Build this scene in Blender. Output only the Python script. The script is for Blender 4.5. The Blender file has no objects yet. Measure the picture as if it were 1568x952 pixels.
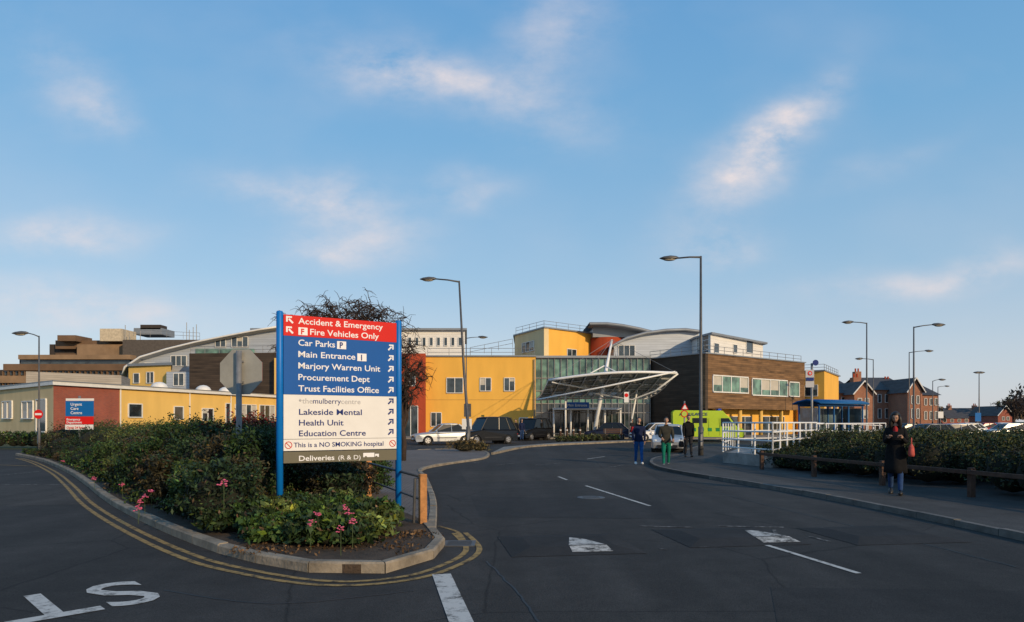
import bpy, bmesh, math, random
import numpy as np
from mathutils import Vector, Matrix
random.seed(7); rng=np.random.default_rng(5)
F=1045.0; CX=784.; HY=645.; H=1.65      # survey constants: focal (px), axis, eye line, eye height
def G(px,py,z=0.):
    Y=F*(H-z)/(py-HY); return Vector(((px-CX)/F*Y,Y,z))
def P(px,Y,z=0.): return Vector(((px-CX)/F*Y,Y,z))
def ZZ(py,Y): return H+(HY-py)/F*Y
V=Vector
sc=bpy.context.scene
# ------------------------------------------------------------ materials
MATS={}
def mat(name,col,rough=.7,var=.25,scale=3.,metal=0.,bump=0.,bscale=None,spec=.4,fine=0.):
    if name in MATS: return MATS[name]
    m=bpy.data.materials.new(name); m.use_nodes=True; nt=m.node_tree; N=nt.nodes; L=nt.links
    b=N['Principled BSDF']; b.inputs['Roughness'].default_value=rough; b.inputs['Metallic'].default_value=metal
    b.inputs['Specular IOR Level'].default_value=spec
    tc=N.new('ShaderNodeTexCoord')
    nz=N.new('ShaderNodeTexNoise'); nz.inputs['Scale'].default_value=scale; nz.inputs['Detail'].default_value=6; nz.inputs['Roughness'].default_value=.65
    L.new(tc.outputs['Object'],nz.inputs['Vector'])
    mr=N.new('ShaderNodeMapRange'); mr.inputs['From Min'].default_value=.3; mr.inputs['From Max'].default_value=.7
    mr.inputs['To Min'].default_value=1-var; mr.inputs['To Max'].default_value=1+var
    L.new(nz.outputs['Fac'],mr.inputs['Value'])
    vm=N.new('ShaderNodeVectorMath'); vm.operation='SCALE'; vm.inputs[0].default_value=col[:3]
    L.new(mr.outputs['Result'],vm.inputs['Scale']); L.new(vm.outputs['Vector'],b.inputs['Base Color'])
    if bump>0:
        n2=N.new('ShaderNodeTexNoise'); n2.inputs['Scale'].default_value=bscale or scale*8; n2.inputs['Detail'].default_value=4
        L.new(tc.outputs['Object'],n2.inputs['Vector'])
        bp=N.new('ShaderNodeBump'); bp.inputs['Strength'].default_value=bump; bp.inputs['Distance'].default_value=.02
        L.new(n2.outputs['Fac'],bp.inputs['Height']); L.new(bp.outputs['Normal'],b.inputs['Normal'])
    MATS[name]=m; return m
def wallmat(name,col,streak=.22):
    """painted render with faint rain streaks and a grubby base"""
    m=bpy.data.materials.new(name); m.use_nodes=True; nt=m.node_tree; N=nt.nodes; L=nt.links; b=N['Principled BSDF']; b.inputs['Roughness'].default_value=.88; b.inputs['Specular IOR Level'].default_value=.2
    uv=N.new('ShaderNodeUVMap'); uv.uv_map='UVMap'
    mp=N.new('ShaderNodeMapping'); mp.inputs['Scale'].default_value=(.9,.25,1); L.new(uv.outputs['UV'],mp.inputs['Vector'])
    n=N.new('ShaderNodeTexNoise'); n.inputs['Scale'].default_value=1; n.inputs['Detail'].default_value=5; L.new(mp.outputs[0],n.inputs['Vector'])
    r=N.new('ShaderNodeMapRange'); r.inputs['From Min'].default_value=.35; r.inputs['From Max'].default_value=.7; r.inputs['To Min'].default_value=1.05; r.inputs['To Max'].default_value=1-streak; L.new(n.outputs['Fac'],r.inputs['Value'])
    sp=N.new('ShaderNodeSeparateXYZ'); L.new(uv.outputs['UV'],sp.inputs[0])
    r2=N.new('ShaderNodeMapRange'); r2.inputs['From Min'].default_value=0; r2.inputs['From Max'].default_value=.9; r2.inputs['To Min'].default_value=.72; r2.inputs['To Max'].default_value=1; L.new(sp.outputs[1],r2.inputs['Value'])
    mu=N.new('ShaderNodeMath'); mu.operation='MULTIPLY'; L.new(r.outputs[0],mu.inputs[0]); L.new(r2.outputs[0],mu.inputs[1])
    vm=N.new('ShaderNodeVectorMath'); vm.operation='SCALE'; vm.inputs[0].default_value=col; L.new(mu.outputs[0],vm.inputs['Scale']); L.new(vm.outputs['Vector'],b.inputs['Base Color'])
    MATS[name]=m; return m
def brickmat(name,c1,c2,mortar,w=.225,h=.075,ms=.01,bump=.4):
    m=bpy.data.materials.new(name); m.use_nodes=True; nt=m.node_tree; N=nt.nodes; L=nt.links; b=N['Principled BSDF']
    b.inputs['Roughness'].default_value=.85
    uv=N.new('ShaderNodeUVMap'); uv.uv_map='UVMap'
    br=N.new('ShaderNodeTexBrick'); br.inputs['Scale'].default_value=1; br.inputs['Brick Width'].default_value=w; br.inputs['Row Height'].default_value=h
    br.inputs['Mortar Size'].default_value=ms; br.inputs['Color1'].default_value=(*c1,1); br.inputs['Color2'].default_value=(*c2,1); br.inputs['Mortar'].default_value=(*mortar,1)
    L.new(uv.outputs['UV'],br.inputs['Vector'])
    nz=N.new('ShaderNodeTexNoise'); nz.inputs['Scale'].default_value=.6; nz.inputs['Detail'].default_value=6; L.new(uv.outputs['UV'],nz.inputs['Vector'])
    mr=N.new('ShaderNodeMapRange'); mr.inputs['To Min'].default_value=.6; mr.inputs['To Max'].default_value=1.4; L.new(nz.outputs['Fac'],mr.inputs['Value'])
    vm=N.new('ShaderNodeVectorMath'); vm.operation='SCALE'; L.new(br.outputs['Color'],vm.inputs[0]); L.new(mr.outputs['Result'],vm.inputs['Scale'])
    L.new(vm.outputs['Vector'],b.inputs['Base Color'])
    bp=N.new('ShaderNodeBump'); bp.inputs['Strength'].default_value=bump; bp.inputs['Distance'].default_value=.01; bp.invert=True
    L.new(br.outputs['Fac'],bp.inputs['Height']); L.new(bp.outputs['Normal'],b.inputs['Normal'])
    MATS[name]=m; return m
def slatmat(name,col,pitch,var=.35,gap=.35,rough=.7,metal=0.,axis=1):
    m=bpy.data.materials.new(name); m.use_nodes=True; nt=m.node_tree; N=nt.nodes; L=nt.links; b=N['Principled BSDF']
    b.inputs['Roughness'].default_value=rough; b.inputs['Metallic'].default_value=metal; b.inputs['Specular IOR Level'].default_value=.3
    uv=N.new('ShaderNodeUVMap'); uv.uv_map='UVMap'
    sp=N.new('ShaderNodeSeparateXYZ'); L.new(uv.outputs['UV'],sp.inputs[0])
    dv=N.new('ShaderNodeMath'); dv.operation='DIVIDE'; dv.inputs[1].default_value=pitch; L.new(sp.outputs[axis],dv.inputs[0])
    fr=N.new('ShaderNodeMath'); fr.operation='FRACT'; L.new(dv.outputs[0],fr.inputs[0])
    fl=N.new('ShaderNodeMath'); fl.operation='FLOOR'; L.new(dv.outputs[0],fl.inputs[0])
    gt=N.new('ShaderNodeMapRange'); gt.inputs['From Min'].default_value=.04; gt.inputs['From Max'].default_value=.14; gt.inputs['To Min'].default_value=gap; gt.inputs['To Max'].default_value=1; L.new(fr.outputs[0],gt.inputs['Value'])
    cb=N.new('ShaderNodeCombineXYZ'); 
    sx=N.new('ShaderNodeMath'); sx.operation='MULTIPLY'; sx.inputs[1].default_value=.35; L.new(sp.outputs[1-axis],sx.inputs[0])
    L.new(sx.outputs[0],cb.inputs[0]); L.new(fl.outputs[0],cb.inputs[1])
    nz=N.new('ShaderNodeTexNoise'); nz.inputs['Scale'].default_value=1.3; nz.inputs['Detail'].default_value=5; L.new(cb.outputs[0],nz.inputs['Vector'])
    mr=N.new('ShaderNodeMapRange'); mr.inputs['From Min'].default_value=.3; mr.inputs['From Max'].default_value=.7; mr.inputs['To Min'].default_value=1-var; mr.inputs['To Max'].default_value=1+var; L.new(nz.outputs['Fac'],mr.inputs['Value'])
    mu=N.new('ShaderNodeMath'); mu.operation='MULTIPLY'; L.new(mr.outputs[0],mu.inputs[0]); L.new(gt.outputs[0],mu.inputs[1])
    vm=N.new('ShaderNodeVectorMath'); vm.operation='SCALE'; vm.inputs[0].default_value=col; L.new(mu.outputs[0],vm.inputs['Scale'])
    L.new(vm.outputs['Vector'],b.inputs['Base Color'])
    MATS[name]=m; return m
def asphaltmat(name,base,patchy=.3,cracks=True,fs=90):
    if name in MATS: return MATS[name]
    m=bpy.data.materials.new(name); m.use_nodes=True; nt=m.node_tree; N=nt.nodes; L=nt.links; b=N['Principled BSDF']
    b.inputs['Roughness'].default_value=.88; b.inputs['Specular IOR Level'].default_value=.22
    tc=N.new('ShaderNodeTexCoord')
    def noise(s,d=5,r=.6):
        n=N.new('ShaderNodeTexNoise'); n.inputs['Scale'].default_value=s; n.inputs['Detail'].default_value=d; n.inputs['Roughness'].default_value=r
        L.new(tc.outputs['Object'],n.inputs['Vector']); return n
    def mapr(src,a,bb,c,d):
        r=N.new('ShaderNodeMapRange'); r.inputs['From Min'].default_value=a; r.inputs['From Max'].default_value=bb; r.inputs['To Min'].default_value=c; r.inputs['To Max'].default_value=d; L.new(src,r.inputs['Value']); return r.outputs[0]
    def mul(a,c):
        q=N.new('ShaderNodeMath'); q.operation='MULTIPLY'; L.new(a,q.inputs[0]); L.new(c,q.inputs[1]); return q.outputs[0]
    a=mapr(noise(.22,6).outputs['Fac'],.3,.7,1-patchy,1+patchy)
    c=mapr(noise(fs,2,.7).outputs['Fac'],.3,.7,.5,1.6)
    e=mapr(noise(2.2,7,.7).outputs['Fac'],.3,.7,.78,1.22)
    f=mul(mul(a,c),e)
    mp=N.new('ShaderNodeMapping'); mp.inputs['Scale'].default_value=(1.1,.07,1); mp.inputs['Rotation'].default_value=(0,0,math.radians(10)); L.new(tc.outputs['Object'],mp.inputs['Vector'])
    ns=N.new('ShaderNodeTexNoise'); ns.inputs['Scale'].default_value=1.; ns.inputs['Detail'].default_value=3; L.new(mp.outputs[0],ns.inputs['Vector'])
    f=mul(f,mapr(ns.outputs['Fac'],.35,.65,.8,1.2))
    if cracks:
        vo=N.new('ShaderNodeTexVoronoi'); vo.feature='DISTANCE_TO_EDGE'; vo.inputs['Scale'].default_value=.33
        nd=noise(1.7,4); ad=N.new('ShaderNodeMixRGB'); ad.inputs[0].default_value=.12; L.new(tc.outputs['Object'],ad.inputs[1]); L.new(nd.outputs['Color'],ad.inputs[2]); L.new(ad.outputs[0],vo.inputs['Vector'])
        f=mul(f,mapr(vo.outputs['Distance'],.0,.006,.5,1.))
    vm=N.new('ShaderNodeVectorMath'); vm.operation='SCALE'; vm.inputs[0].default_value=base; L.new(f,vm.inputs['Scale']); L.new(vm.outputs['Vector'],b.inputs['Base Color'])
    bp=N.new('ShaderNodeBump'); bp.inputs['Strength'].default_value=.6; bp.inputs['Distance'].default_value=.006; L.new(noise(fs*.8,3).outputs['Fac'],bp.inputs['Height']); L.new(bp.outputs['Normal'],b.inputs['Normal'])
    MATS[name]=m; return m
def paintmat(name,col,wear=.5,base=(.034,.032,.03)):
    m=bpy.data.materials.new(name); m.use_nodes=True; nt=m.node_tree; N=nt.nodes; L=nt.links; b=N['Principled BSDF']; b.inputs['Roughness'].default_value=.85; b.inputs['Specular IOR Level'].default_value=.2
    tc=N.new('ShaderNodeTexCoord')
    n=N.new('ShaderNodeTexNoise'); n.inputs['Scale'].default_value=7; n.inputs['Detail'].default_value=9; n.inputs['Roughness'].default_value=.78; L.new(tc.outputs['Object'],n.inputs['Vector'])
    r=N.new('ShaderNodeMapRange'); r.inputs['From Min'].default_value=wear-.08; r.inputs['From Max'].default_value=wear+.08; L.new(n.outputs['Fac'],r.inputs['Value'])
    mx=N.new('ShaderNodeMixRGB'); mx.inputs[1].default_value=(*base,1); mx.inputs[2].default_value=(*col,1); L.new(r.outputs[0],mx.inputs[0]); L.new(mx.outputs[0],b.inputs['Base Color'])
    MATS[name]=m; return m
def leafmat(name,rough=.6):
    m=bpy.data.materials.new(name); m.use_nodes=True; nt=m.node_tree; N=nt.nodes; L=nt.links; b=N['Principled BSDF']; b.inputs['Roughness'].default_value=rough; b.inputs['Specular IOR Level'].default_value=.2
    a=N.new('ShaderNodeAttribute'); a.attribute_name='col'; L.new(a.outputs['Color'],b.inputs['Base Color']); MATS[name]=m; return m
def glassmat(name,col,rough=.06,spec=.8):
    m=bpy.data.materials.new(name); m.use_nodes=True; b=m.node_tree.nodes['Principled BSDF']; N=m.node_tree.nodes; L=m.node_tree.links
    b.inputs['Roughness'].default_value=rough; b.inputs['Specular IOR Level'].default_value=spec
    tc=N.new('ShaderNodeTexCoord'); n=N.new('ShaderNodeTexNoise'); n.inputs['Scale'].default_value=.9; n.inputs['Detail'].default_value=3; L.new(tc.outputs['Object'],n.inputs['Vector'])
    r=N.new('ShaderNodeMapRange'); r.inputs['From Min'].default_value=.35; r.inputs['From Max'].default_value=.65; r.inputs['To Min'].default_value=.4; r.inputs['To Max'].default_value=1.8; L.new(n.outputs['Fac'],r.inputs['Value'])
    vm=N.new('ShaderNodeVectorMath'); vm.operation='SCALE'; vm.inputs[0].default_value=col; L.new(r.outputs[0],vm.inputs['Scale']); L.new(vm.outputs['Vector'],b.inputs['Base Color'])
    MATS[name]=m; return m
asph=asphaltmat('asphalt',(.034,.0315,.029),.25)
asph_new=asphaltmat('asphalt_patch',(.026,.0245,.0235),.15,False); asph_old=asphaltmat('asphalt_worn',(.046,.041,.036),.2,True)
pave=asphaltmat('footway_tarmac',(.056,.052,.048),.2,False,60)
concrete_pave=mat('paving_concrete',(.22,.2,.17),.9,.25,1.5,bump=.3)
grassm=mat('grass_ground',(.04,.055,.02),.95,.5,.8,bump=.6)
soil=mat('soil',(.055,.037,.024),.95,.5,5,bump=1.,bscale=30)
kerbm=mat('kerb_stone',(.215,.18,.135),.9,.45,3,bump=.6)
kerbd=mat('dark_kerb_stone',(.12,.11,.098),.9,.4,3,bump=.5)
setts=brickmat('setts',(.13,.108,.095),(.17,.138,.12),(.05,.045,.04),.2,.1,.012)
white_l=paintmat('white_road_paint',(.50,.48,.44),.42)
white_w=paintmat('white_road_paint_worn',(.34,.32,.30),.53)
white_m=paintmat('white_marking_broken',(.50,.48,.44),.485)
yellow_l=paintmat('yellow_road_paint',(.34,.22,.08),.45)
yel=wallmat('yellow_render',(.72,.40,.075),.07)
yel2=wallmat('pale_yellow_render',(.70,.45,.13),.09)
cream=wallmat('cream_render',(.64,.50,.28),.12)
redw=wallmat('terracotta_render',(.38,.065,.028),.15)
brick=brickmat('red_brick',(.33,.065,.033),(.26,.05,.03),(.2,.12,.09))
brick2=brickmat('orange_brick',(.36,.13,.06),(.27,.09,.045),(.22,.17,.13))
brownb=mat('brown_concrete',(.14,.085,.05),.9,.25,.4,bump=.2)
brown2=mat('tan_concrete',(.23,.15,.088),.9,.25,.4,bump=.2)
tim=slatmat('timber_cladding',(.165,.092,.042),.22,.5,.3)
timd=slatmat('dark_and_shaded_timber',(.05,.035,.024),.22,.4,.4)
clad=slatmat('grey_metal_cladding',(.40,.43,.47),.3,.08,.6,.45,.3)
cladw=slatmat('white_metal_cladding',(.68,.66,.62),.3,.06,.7,.5)
roofg=mat('grey_roof_metal',(.25,.265,.28),.45,.12,.5,metal=.4)
slate=slatmat('slate_roof',(.065,.06,.06),.25,.3,.6)
fascia=mat('white_fascia',(.66,.65,.62),.5,.08,2)
wpaint=mat('white_steel_paint',(.72,.72,.71),.4,.06,3)
gls=glassmat('window_glass',(.03,.042,.05)); blind=mat('window_blind',(.45,.42,.36),.8,.15,.7)
glsg=glassmat('green_tint_glass',(.09,.17,.13),.1)
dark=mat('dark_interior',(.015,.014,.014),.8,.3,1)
galv=mat('galvanised_steel',(.22,.22,.22),.55,.2,6,metal=.4)
lampm=mat('lamp_column_steel',(.09,.09,.092),.55,.2,6,metal=.3)
lant=mat('lantern_grey',(.07,.07,.072),.4,.1,6)
lens=mat('lantern_lens',(.35,.31,.24),.2,.05,6)
wood=mat('orange_timber_post',(.38,.17,.055),.75,.35,9,bump=.3)
woodd=mat('weathered_timber',(.07,.038,.025),.85,.35,9,bump=.3)
blackm=mat('black_paint',(.02,.02,.022),.4,.1,4)
tyre=mat('tyre_rubber',(.018,.018,.018),.9,.2,9)
rim=mat('wheel_alloy',(.35,.35,.36),.35,.1,9,metal=.7)
bark=mat('bark',(.04,.026,.02),.9,.3,9,bump=.5)
leafm=leafmat('leaves')
# ------------------------------------------------------------ mesh tools
class M:
    def __init__(s,mat,smooth=False): s.v=[];s.f=[];s.mat=mat;s.smooth=smooth
    def add(s,vs,fs):
        o=len(s.v); s.v+=[tuple(p) for p in vs]; s.f+=[tuple(i+o for i in f) for f in fs]
    def box(s,c,sz,rz=0.,rx=0.,ry=0.):
        R=Matrix.Rotation(rz,3,'Z')@Matrix.Rotation(rx,3,'X')@Matrix.Rotation(ry,3,'Y'); c=V(c)
        vs=[c+R@V((x*sz[0]/2,y*sz[1]/2,z*sz[2]/2)) for z in(-1,1) for x,y in((-1,-1),(1,-1),(1,1),(-1,1))]
        s.add(vs,[(3,2,1,0),(4,5,6,7),(0,1,5,4),(1,2,6,5),(2,3,7,6),(3,0,4,7)])
    def prism(s,poly,z0,z1,z1b=None):
        if z1<z0: z0,z1=z1,z0
        a=sum(poly[i][0]*poly[(i+1)%len(poly)][1]-poly[(i+1)%len(poly)][0]*poly[i][1] for i in range(len(poly)))
        if a<0: poly=poly[::-1]
        n=len(poly); s.add([(p[0],p[1],z0) for p in poly]+[(p[0],p[1],z1) for p in poly],
            [tuple(range(n))[::-1],tuple(range(n,2*n))]+[(i,(i+1)%n,n+(i+1)%n,n+i) for i in range(n)])
    def sheet(s,poly,z):
        a=sum(poly[i][0]*poly[(i+1)%len(poly)][1]-poly[(i+1)%len(poly)][0]*poly[i][1] for i in range(len(poly)))
        if a<0: poly=poly[::-1]
        s.add([(p[0],p[1],z) for p in poly],[tuple(range(len(poly)))])
    def tube(s,pts,rs,n=8,caps=True):
        pts=[V(p) for p in pts]
        if not hasattr(rs,'__len__'): rs=[rs]*len(pts)
        vs=[];fs=[];prev=None
        for i,p in enumerate(pts):
            d=(pts[min(i+1,len(pts)-1)]-pts[max(i-1,0)])
            if d.length<1e-9: d=V((0,0,1))
            d.normalize()
            if prev is None:
                a=d.orthogonal().normalized()
            else:
                a=prev-d*prev.dot(d); 
                a=a.normalized() if a.length>1e-6 else d.orthogonal().normalized()
            prev=a; b=d.cross(a)
            for k in range(n):
                t=2*math.pi*k/n; vs.append(p+(a*math.cos(t)+b*math.sin(t))*rs[i])
        for i in range(len(pts)-1):
            for k in range(n):
                fs.append((i*n+k,i*n+(k+1)%n,(i+1)*n+(k+1)%n,(i+1)*n+k))
        if caps: fs.append(tuple(range(n))[::-1]); fs.append(tuple(range((len(pts)-1)*n,len(pts)*n)))
        s.add(vs,fs)
    def ball(s,c,r,nu=10,nv=7,fn=None):
        if not hasattr(r,'__len__'): r=(r,r,r)
        c=V(c); vs=[];fs=[]
        for j in range(nv+1):
            ph=math.pi*j/nv
            for i in range(nu):
                th=2*math.pi*i/nu; q=V((math.sin(ph)*math.cos(th),math.sin(ph)*math.sin(th),math.cos(ph)))
                q=V((q.x*r[0],q.y*r[1],q.z*r[2]))
                if fn: q=fn(q)
                vs.append(c+q)
        for j in range(nv):
            for i in range(nu): fs.append((j*nu+i,(j+1)*nu+i,(j+1)*nu+(i+1)%nu,j*nu+(i+1)%nu))
        s.add(vs,fs)
    def slab(s,p1,p2,off,th,z0,z1):
        """box along p1->p2 from `off` to `off+th` towards the street side of the wall"""
        a=V(p1[:2]);b=V(p2[:2]); d=(b-a).normalized(); n=V((d.y,-d.x))
        if n.dot(-(a+b)/2)<0: n=-n
        s.prism([a+n*off,b+n*off,b+n*(off+th),a+n*(off+th)],z0,z1)
    def loft(s,rings,caps=True):
        n=len(rings[0]); vs=[p for r in rings for p in r]; fs=[]
        for i in range(len(rings)-1):
            for k in range(n): fs.append((i*n+k,i*n+(k+1)%n,(i+1)*n+(k+1)%n,(i+1)*n+k))
        if caps: fs.append(tuple(range(n))[::-1]); fs.append(tuple(range((len(rings)-1)*n,len(rings)*n)))
        s.add(vs,fs)
def mesh_from(name,v,f,mats,smooth=False,uv=True,mi=None):
    me=bpy.data.meshes.new(name); me.from_pydata(v,[],f); 
    for m in mats: me.materials.append(m)
    if mi: me.polygons.foreach_set('material_index',mi)
    if smooth: me.polygons.foreach_set('use_smooth',[True]*len(f))
    me.update()
    if uv:
        l=me.uv_layers.new(name='UVMap'); vs=me.vertices
        for p in me.polygons:
            n=p.normal
            if abs(n.z)<.75:
                t=V((-n.y,n.x)); t=t.normalized() if t.length>1e-6 else V((1,0))
                for li in p.loop_indices:
                    c=vs[me.loops[li].vertex_index].co; l.data[li].uv=(c.x*t.x+c.y*t.y,c.z)
            else:
                for li in p.loop_indices:
                    c=vs[me.loops[li].vertex_index].co; l.data[li].uv=(c.x,c.y)
    return me
def link(o,parent=None):
    sc.collection.objects.link(o)
    if parent: o.parent=parent
    return o
class Obj:
    def __init__(s,name,loc=(0,0,0),rz=0.,world=False): s.name=name;s.loc=V(loc);s.rz=rz;s.world=world;s.p={};s.extra=[]
    def part(s,n,m=None,smooth=False):
        if n not in s.p: s.p[n]=M(m,smooth)
        return s.p[n]
    def done(s,bevel=0.,single=False):
        o=V(s.loc) if s.world else V((0,0,0))
        def mk(k,m):
            vs=[(x-o.x,y-o.y,z-o.z) for x,y,z in m.v]
            me=mesh_from(k,vs,m.f,[m.mat],m.smooth); return me
        if len(s.p)==1 and not s.extra:
            k,m=list(s.p.items())[0]; root=bpy.data.objects.new(s.name,mk(k,m)); link(root)
            if bevel: 
                b=root.modifiers.new('bevel','BEVEL'); b.width=bevel; b.segments=2
        else:
            root=bpy.data.objects.new(s.name,None); root.empty_display_size=.3; link(root)
            for k,m in s.p.items():
                if not m.f: continue
                c=link(bpy.data.objects.new(k,mk(k,m)),root)
                if bevel: b=c.modifiers.new('bevel','BEVEL'); b.width=bevel; b.segments=2; b.limit_method='ANGLE'
            for c in s.extra: c.parent=root
        root.location=s.loc; root.rotation_euler=(0,0,s.rz); s.root=root; return root
def smoothline(pts,n=6):
    pts=[V(p[:2]) for p in pts]; out=[]
    q=[pts[0]*2-pts[1]]+pts+[pts[-1]*2-pts[-2]]
    for i in range(1,len(q)-2):
        for k in range(n):
            t=k/n; a,b,c,d=q[i-1],q[i],q[i+1],q[i+2]
            out.append(.5*((2*b)+(c-a)*t+(2*a-5*b+4*c-d)*t*t+(3*b-a-3*c+d)*t**3))
    out.append(pts[-1]); return out
def resample(pts,step):
    out=[pts[0]]; acc=0
    for a,b in zip(pts,pts[1:]):
        L=(b-a).length
        while acc+L>=step:
            t=(step-acc)/L; a=a+(b-a)*t; out.append(a.copy()); L=(b-a).length; acc=0
            if L<1e-6: break
        acc+=L
    return out
def offset(pts,d):
    out=[]
    for i,p in enumerate(pts):
        t=(pts[min(i+1,len(pts)-1)]-pts[max(i-1,0)]).normalized(); out.append(p+V((t.y,-t.x))*d)
    return out
def ribbon(name,pts,w,z,m,mm=None):
    a=offset(pts,w/2);b=offset(pts,-w/2); t=mm or M(m)
    n=len(pts); t.add([(p.x,p.y,z) for p in a]+[(p.x,p.y,z) for p in b],[(i,i+1,n+i+1,n+i) for i in range(n-1)])
    if mm is None:
        o=Obj(name); o.p['paint']=t; return o.done()
def kerb(name,pts,w=.13,h=.12,side=1,step=.91,m=None):
    """individual kerb stones; pts = road-side edge"""
    r=resample(pts,step); o=Obj(name); t=o.part('stones',m or kerbm)
    a=r; b=offset(r,-w*side)
    for i in range(len(r)-1):
        g=.008; d=(a[i+1]-a[i]); L=max(d.length,.01); u=g/L
        A=a[i].lerp(a[i+1],u);B=a[i].lerp(a[i+1],1-u);C=b[i].lerp(b[i+1],1-u);D=b[i].lerp(b[i+1],u)
        dz=random.uniform(-.01,.006); hh=h+dz; ins=.02
        nA=A.lerp(D,ins/w);nB=B.lerp(C,ins/w)
        vs=[(A.x,A.y,-.02),(B.x,B.y,-.02),(C.x,C.y,-.02),(D.x,D.y,-.02),(A.x,A.y,hh-.02),(B.x,B.y,hh-.02),(nA.x,nA.y,hh),(nB.x,nB.y,hh),(C.x,C.y,hh),(D.x,D.y,hh)]
        fs=[(0,1,5,4),(4,5,7,6),(6,7,8,9),(2,3,9,8),(1,2,8,7,5),(3,0,4,6,9)]
        if side<0: fs=[f[::-1] for f in fs]
        t.add(vs,fs)
    return o.done()
# ------------------------------------------------------------ world, sun, camera
sd=V((.64,-.77,0)).normalized(); EL=math.radians(17)
sundir=V((sd.x*math.cos(EL),sd.y*math.cos(EL),math.sin(EL)))
w=bpy.data.worlds.new('World'); sc.world=w; w.use_nodes=True; N=w.node_tree.nodes; L=w.node_tree.links
bg=N['Background']; bg.inputs['Strength'].default_value=.15
sky=N.new('ShaderNodeTexSky'); sky.sky_type='NISHITA'; sky.sun_disc=False; sky.sun_elevation=EL; sky.sun_rotation=math.atan2(sd.x,sd.y)
sky.air_density=1.0; sky.dust_density=.6; sky.ozone_density=1.4
tc=N.new('ShaderNodeTexCoord'); sep=N.new('ShaderNodeSeparateXYZ'); L.new(tc.outputs['Generated'],sep.inputs[0])
def mth(op,a,b=None,c=None,clamp=False):
    n=N.new('ShaderNodeMath'); n.operation=op; n.use_clamp=clamp
    for i,x in enumerate((a,b,c)):
        if x is None: continue
        if isinstance(x,(int,float)): n.inputs[i].default_value=x
        else: L.new(x,n.inputs[i])
    return n.outputs[0]
# added colour ramp by height, mixed over the Nishita sky to brighten it
rp_=N.new('ShaderNodeValToRGB'); L.new(sep.outputs[2],rp_.inputs[0]); cr_=rp_.color_ramp
cr_.elements[0].position=0.; cr_.elements[0].color=(.68,.70,.78,1)
cr_.elements[1].position=.62; cr_.elements[1].color=(.12,.38,.76,1)
for ps,c in ((.09,(.58,.68,.81)),(.2,(.37,.59,.81)),(.38,(.21,.49,.80))):
    e=cr_.elements.new(ps); e.color=(*c,1)
sky_lift=N.new('ShaderNodeVectorMath'); sky_lift.operation='SCALE'; sky_lift.inputs['Scale'].default_value=6.0; L.new(rp_.outputs[0],sky_lift.inputs[0])
m0=N.new('ShaderNodeMixRGB'); m0.inputs[0].default_value=.8; L.new(sky.outputs[0],m0.inputs[1]); L.new(sky_lift.outputs[0],m0.inputs[2])
ay=mth('MAXIMUM',mth('ABSOLUTE',sep.outputs[1]),.05)
u=mth('DIVIDE',sep.outputs[0],ay); v=mth('DIVIDE',sep.outputs[2],ay)
cmb=N.new('ShaderNodeCombineXYZ'); L.new(u,cmb.inputs[0]); L.new(mth('MULTIPLY',v,1.7),cmb.inputs[1])
nw=N.new('ShaderNodeTexNoise'); nw.inputs['Scale'].default_value=3.2; nw.inputs['Detail'].default_value=4; L.new(cmb.outputs[0],nw.inputs['Vector'])
sw=N.new('ShaderNodeSeparateXYZ'); L.new(nw.outputs['Color'],sw.inputs[0])
uu=mth('ADD',u,mth('MULTIPLY',mth('SUBTRACT',sw.outputs[0],.5),.18)); vv=mth('ADD',v,mth('MULTIPLY',mth('SUBTRACT',sw.outputs[1],.5),.14))
blobs=[(1195,195,95,28,42,1.3),(1110,275,80,38,30,.5),(700,130,170,50,-15,.62),(850,50,80,60,30,.4),(620,90,70,36,-20,.45),(470,300,110,34,-8,.75),(530,375,100,36,5,.6),(140,165,50,32,-30,.6),(90,90,80,50,-40,.3),
       (110,375,95,24,4,.8),(120,470,170,26,-3,.8),(1440,425,170,20,8,.7),(1080,385,60,30,-10,.6),(725,292,60,18,0,.45),(1350,240,80,18,20,.2),(480,405,60,20,0,.5)]
tot=None
for (px,py,a,b,ang,k) in blobs:
    cu=(px-CX)/F; cv=(HY-py)/F; A=math.radians(ang); ca,sa=math.cos(A),math.sin(A)
    du=mth('SUBTRACT',uu,cu); dv=mth('SUBTRACT',vv,cv)
    p=mth('DIVIDE',mth('ADD',mth('MULTIPLY',du,ca),mth('MULTIPLY',dv,sa)),a/F); q=mth('DIVIDE',mth('ADD',mth('MULTIPLY',du,-sa),mth('MULTIPLY',dv,ca)),b/F)
    r2=mth('ADD',mth('MULTIPLY',p,p),mth('MULTIPLY',q,q)); e=mth('MULTIPLY',mth('EXPONENT',mth('MULTIPLY',r2,-.8)),k)
    tot=e if tot is None else mth('ADD',tot,e)
nf=N.new('ShaderNodeTexNoise'); nf.inputs['Scale'].default_value=8; nf.inputs['Detail'].default_value=9; nf.inputs['Roughness'].default_value=.62; L.new(cmb.outputs[0],nf.inputs['Vector'])
tex=mth('ADD',mth('MULTIPLY',nf.outputs['Fac'],3.0),-.85,clamp=False)
cl=mth('MULTIPLY',mth('MULTIPLY',tot,mth('MAXIMUM',tex,.1)),.85,clamp=True)
veil=mth('MULTIPLY',mth('SUBTRACT',nw.outputs['Fac'],.47,clamp=True),.3)
cl=mth('ADD',cl,veil,clamp=True)
mx=N.new('ShaderNodeMixRGB'); L.new(cl,mx.inputs[0]); L.new(m0.outputs[0],mx.inputs[1]); mx.inputs[2].default_value=(5.5,4.95,4.95,1)
L.new(mx.outputs[0],bg.inputs['Color'])
sl=bpy.data.lights.new('sun','SUN'); sl.energy=3.7; sl.angle=math.radians(.5); sl.color=(1,.75,.46)
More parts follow.
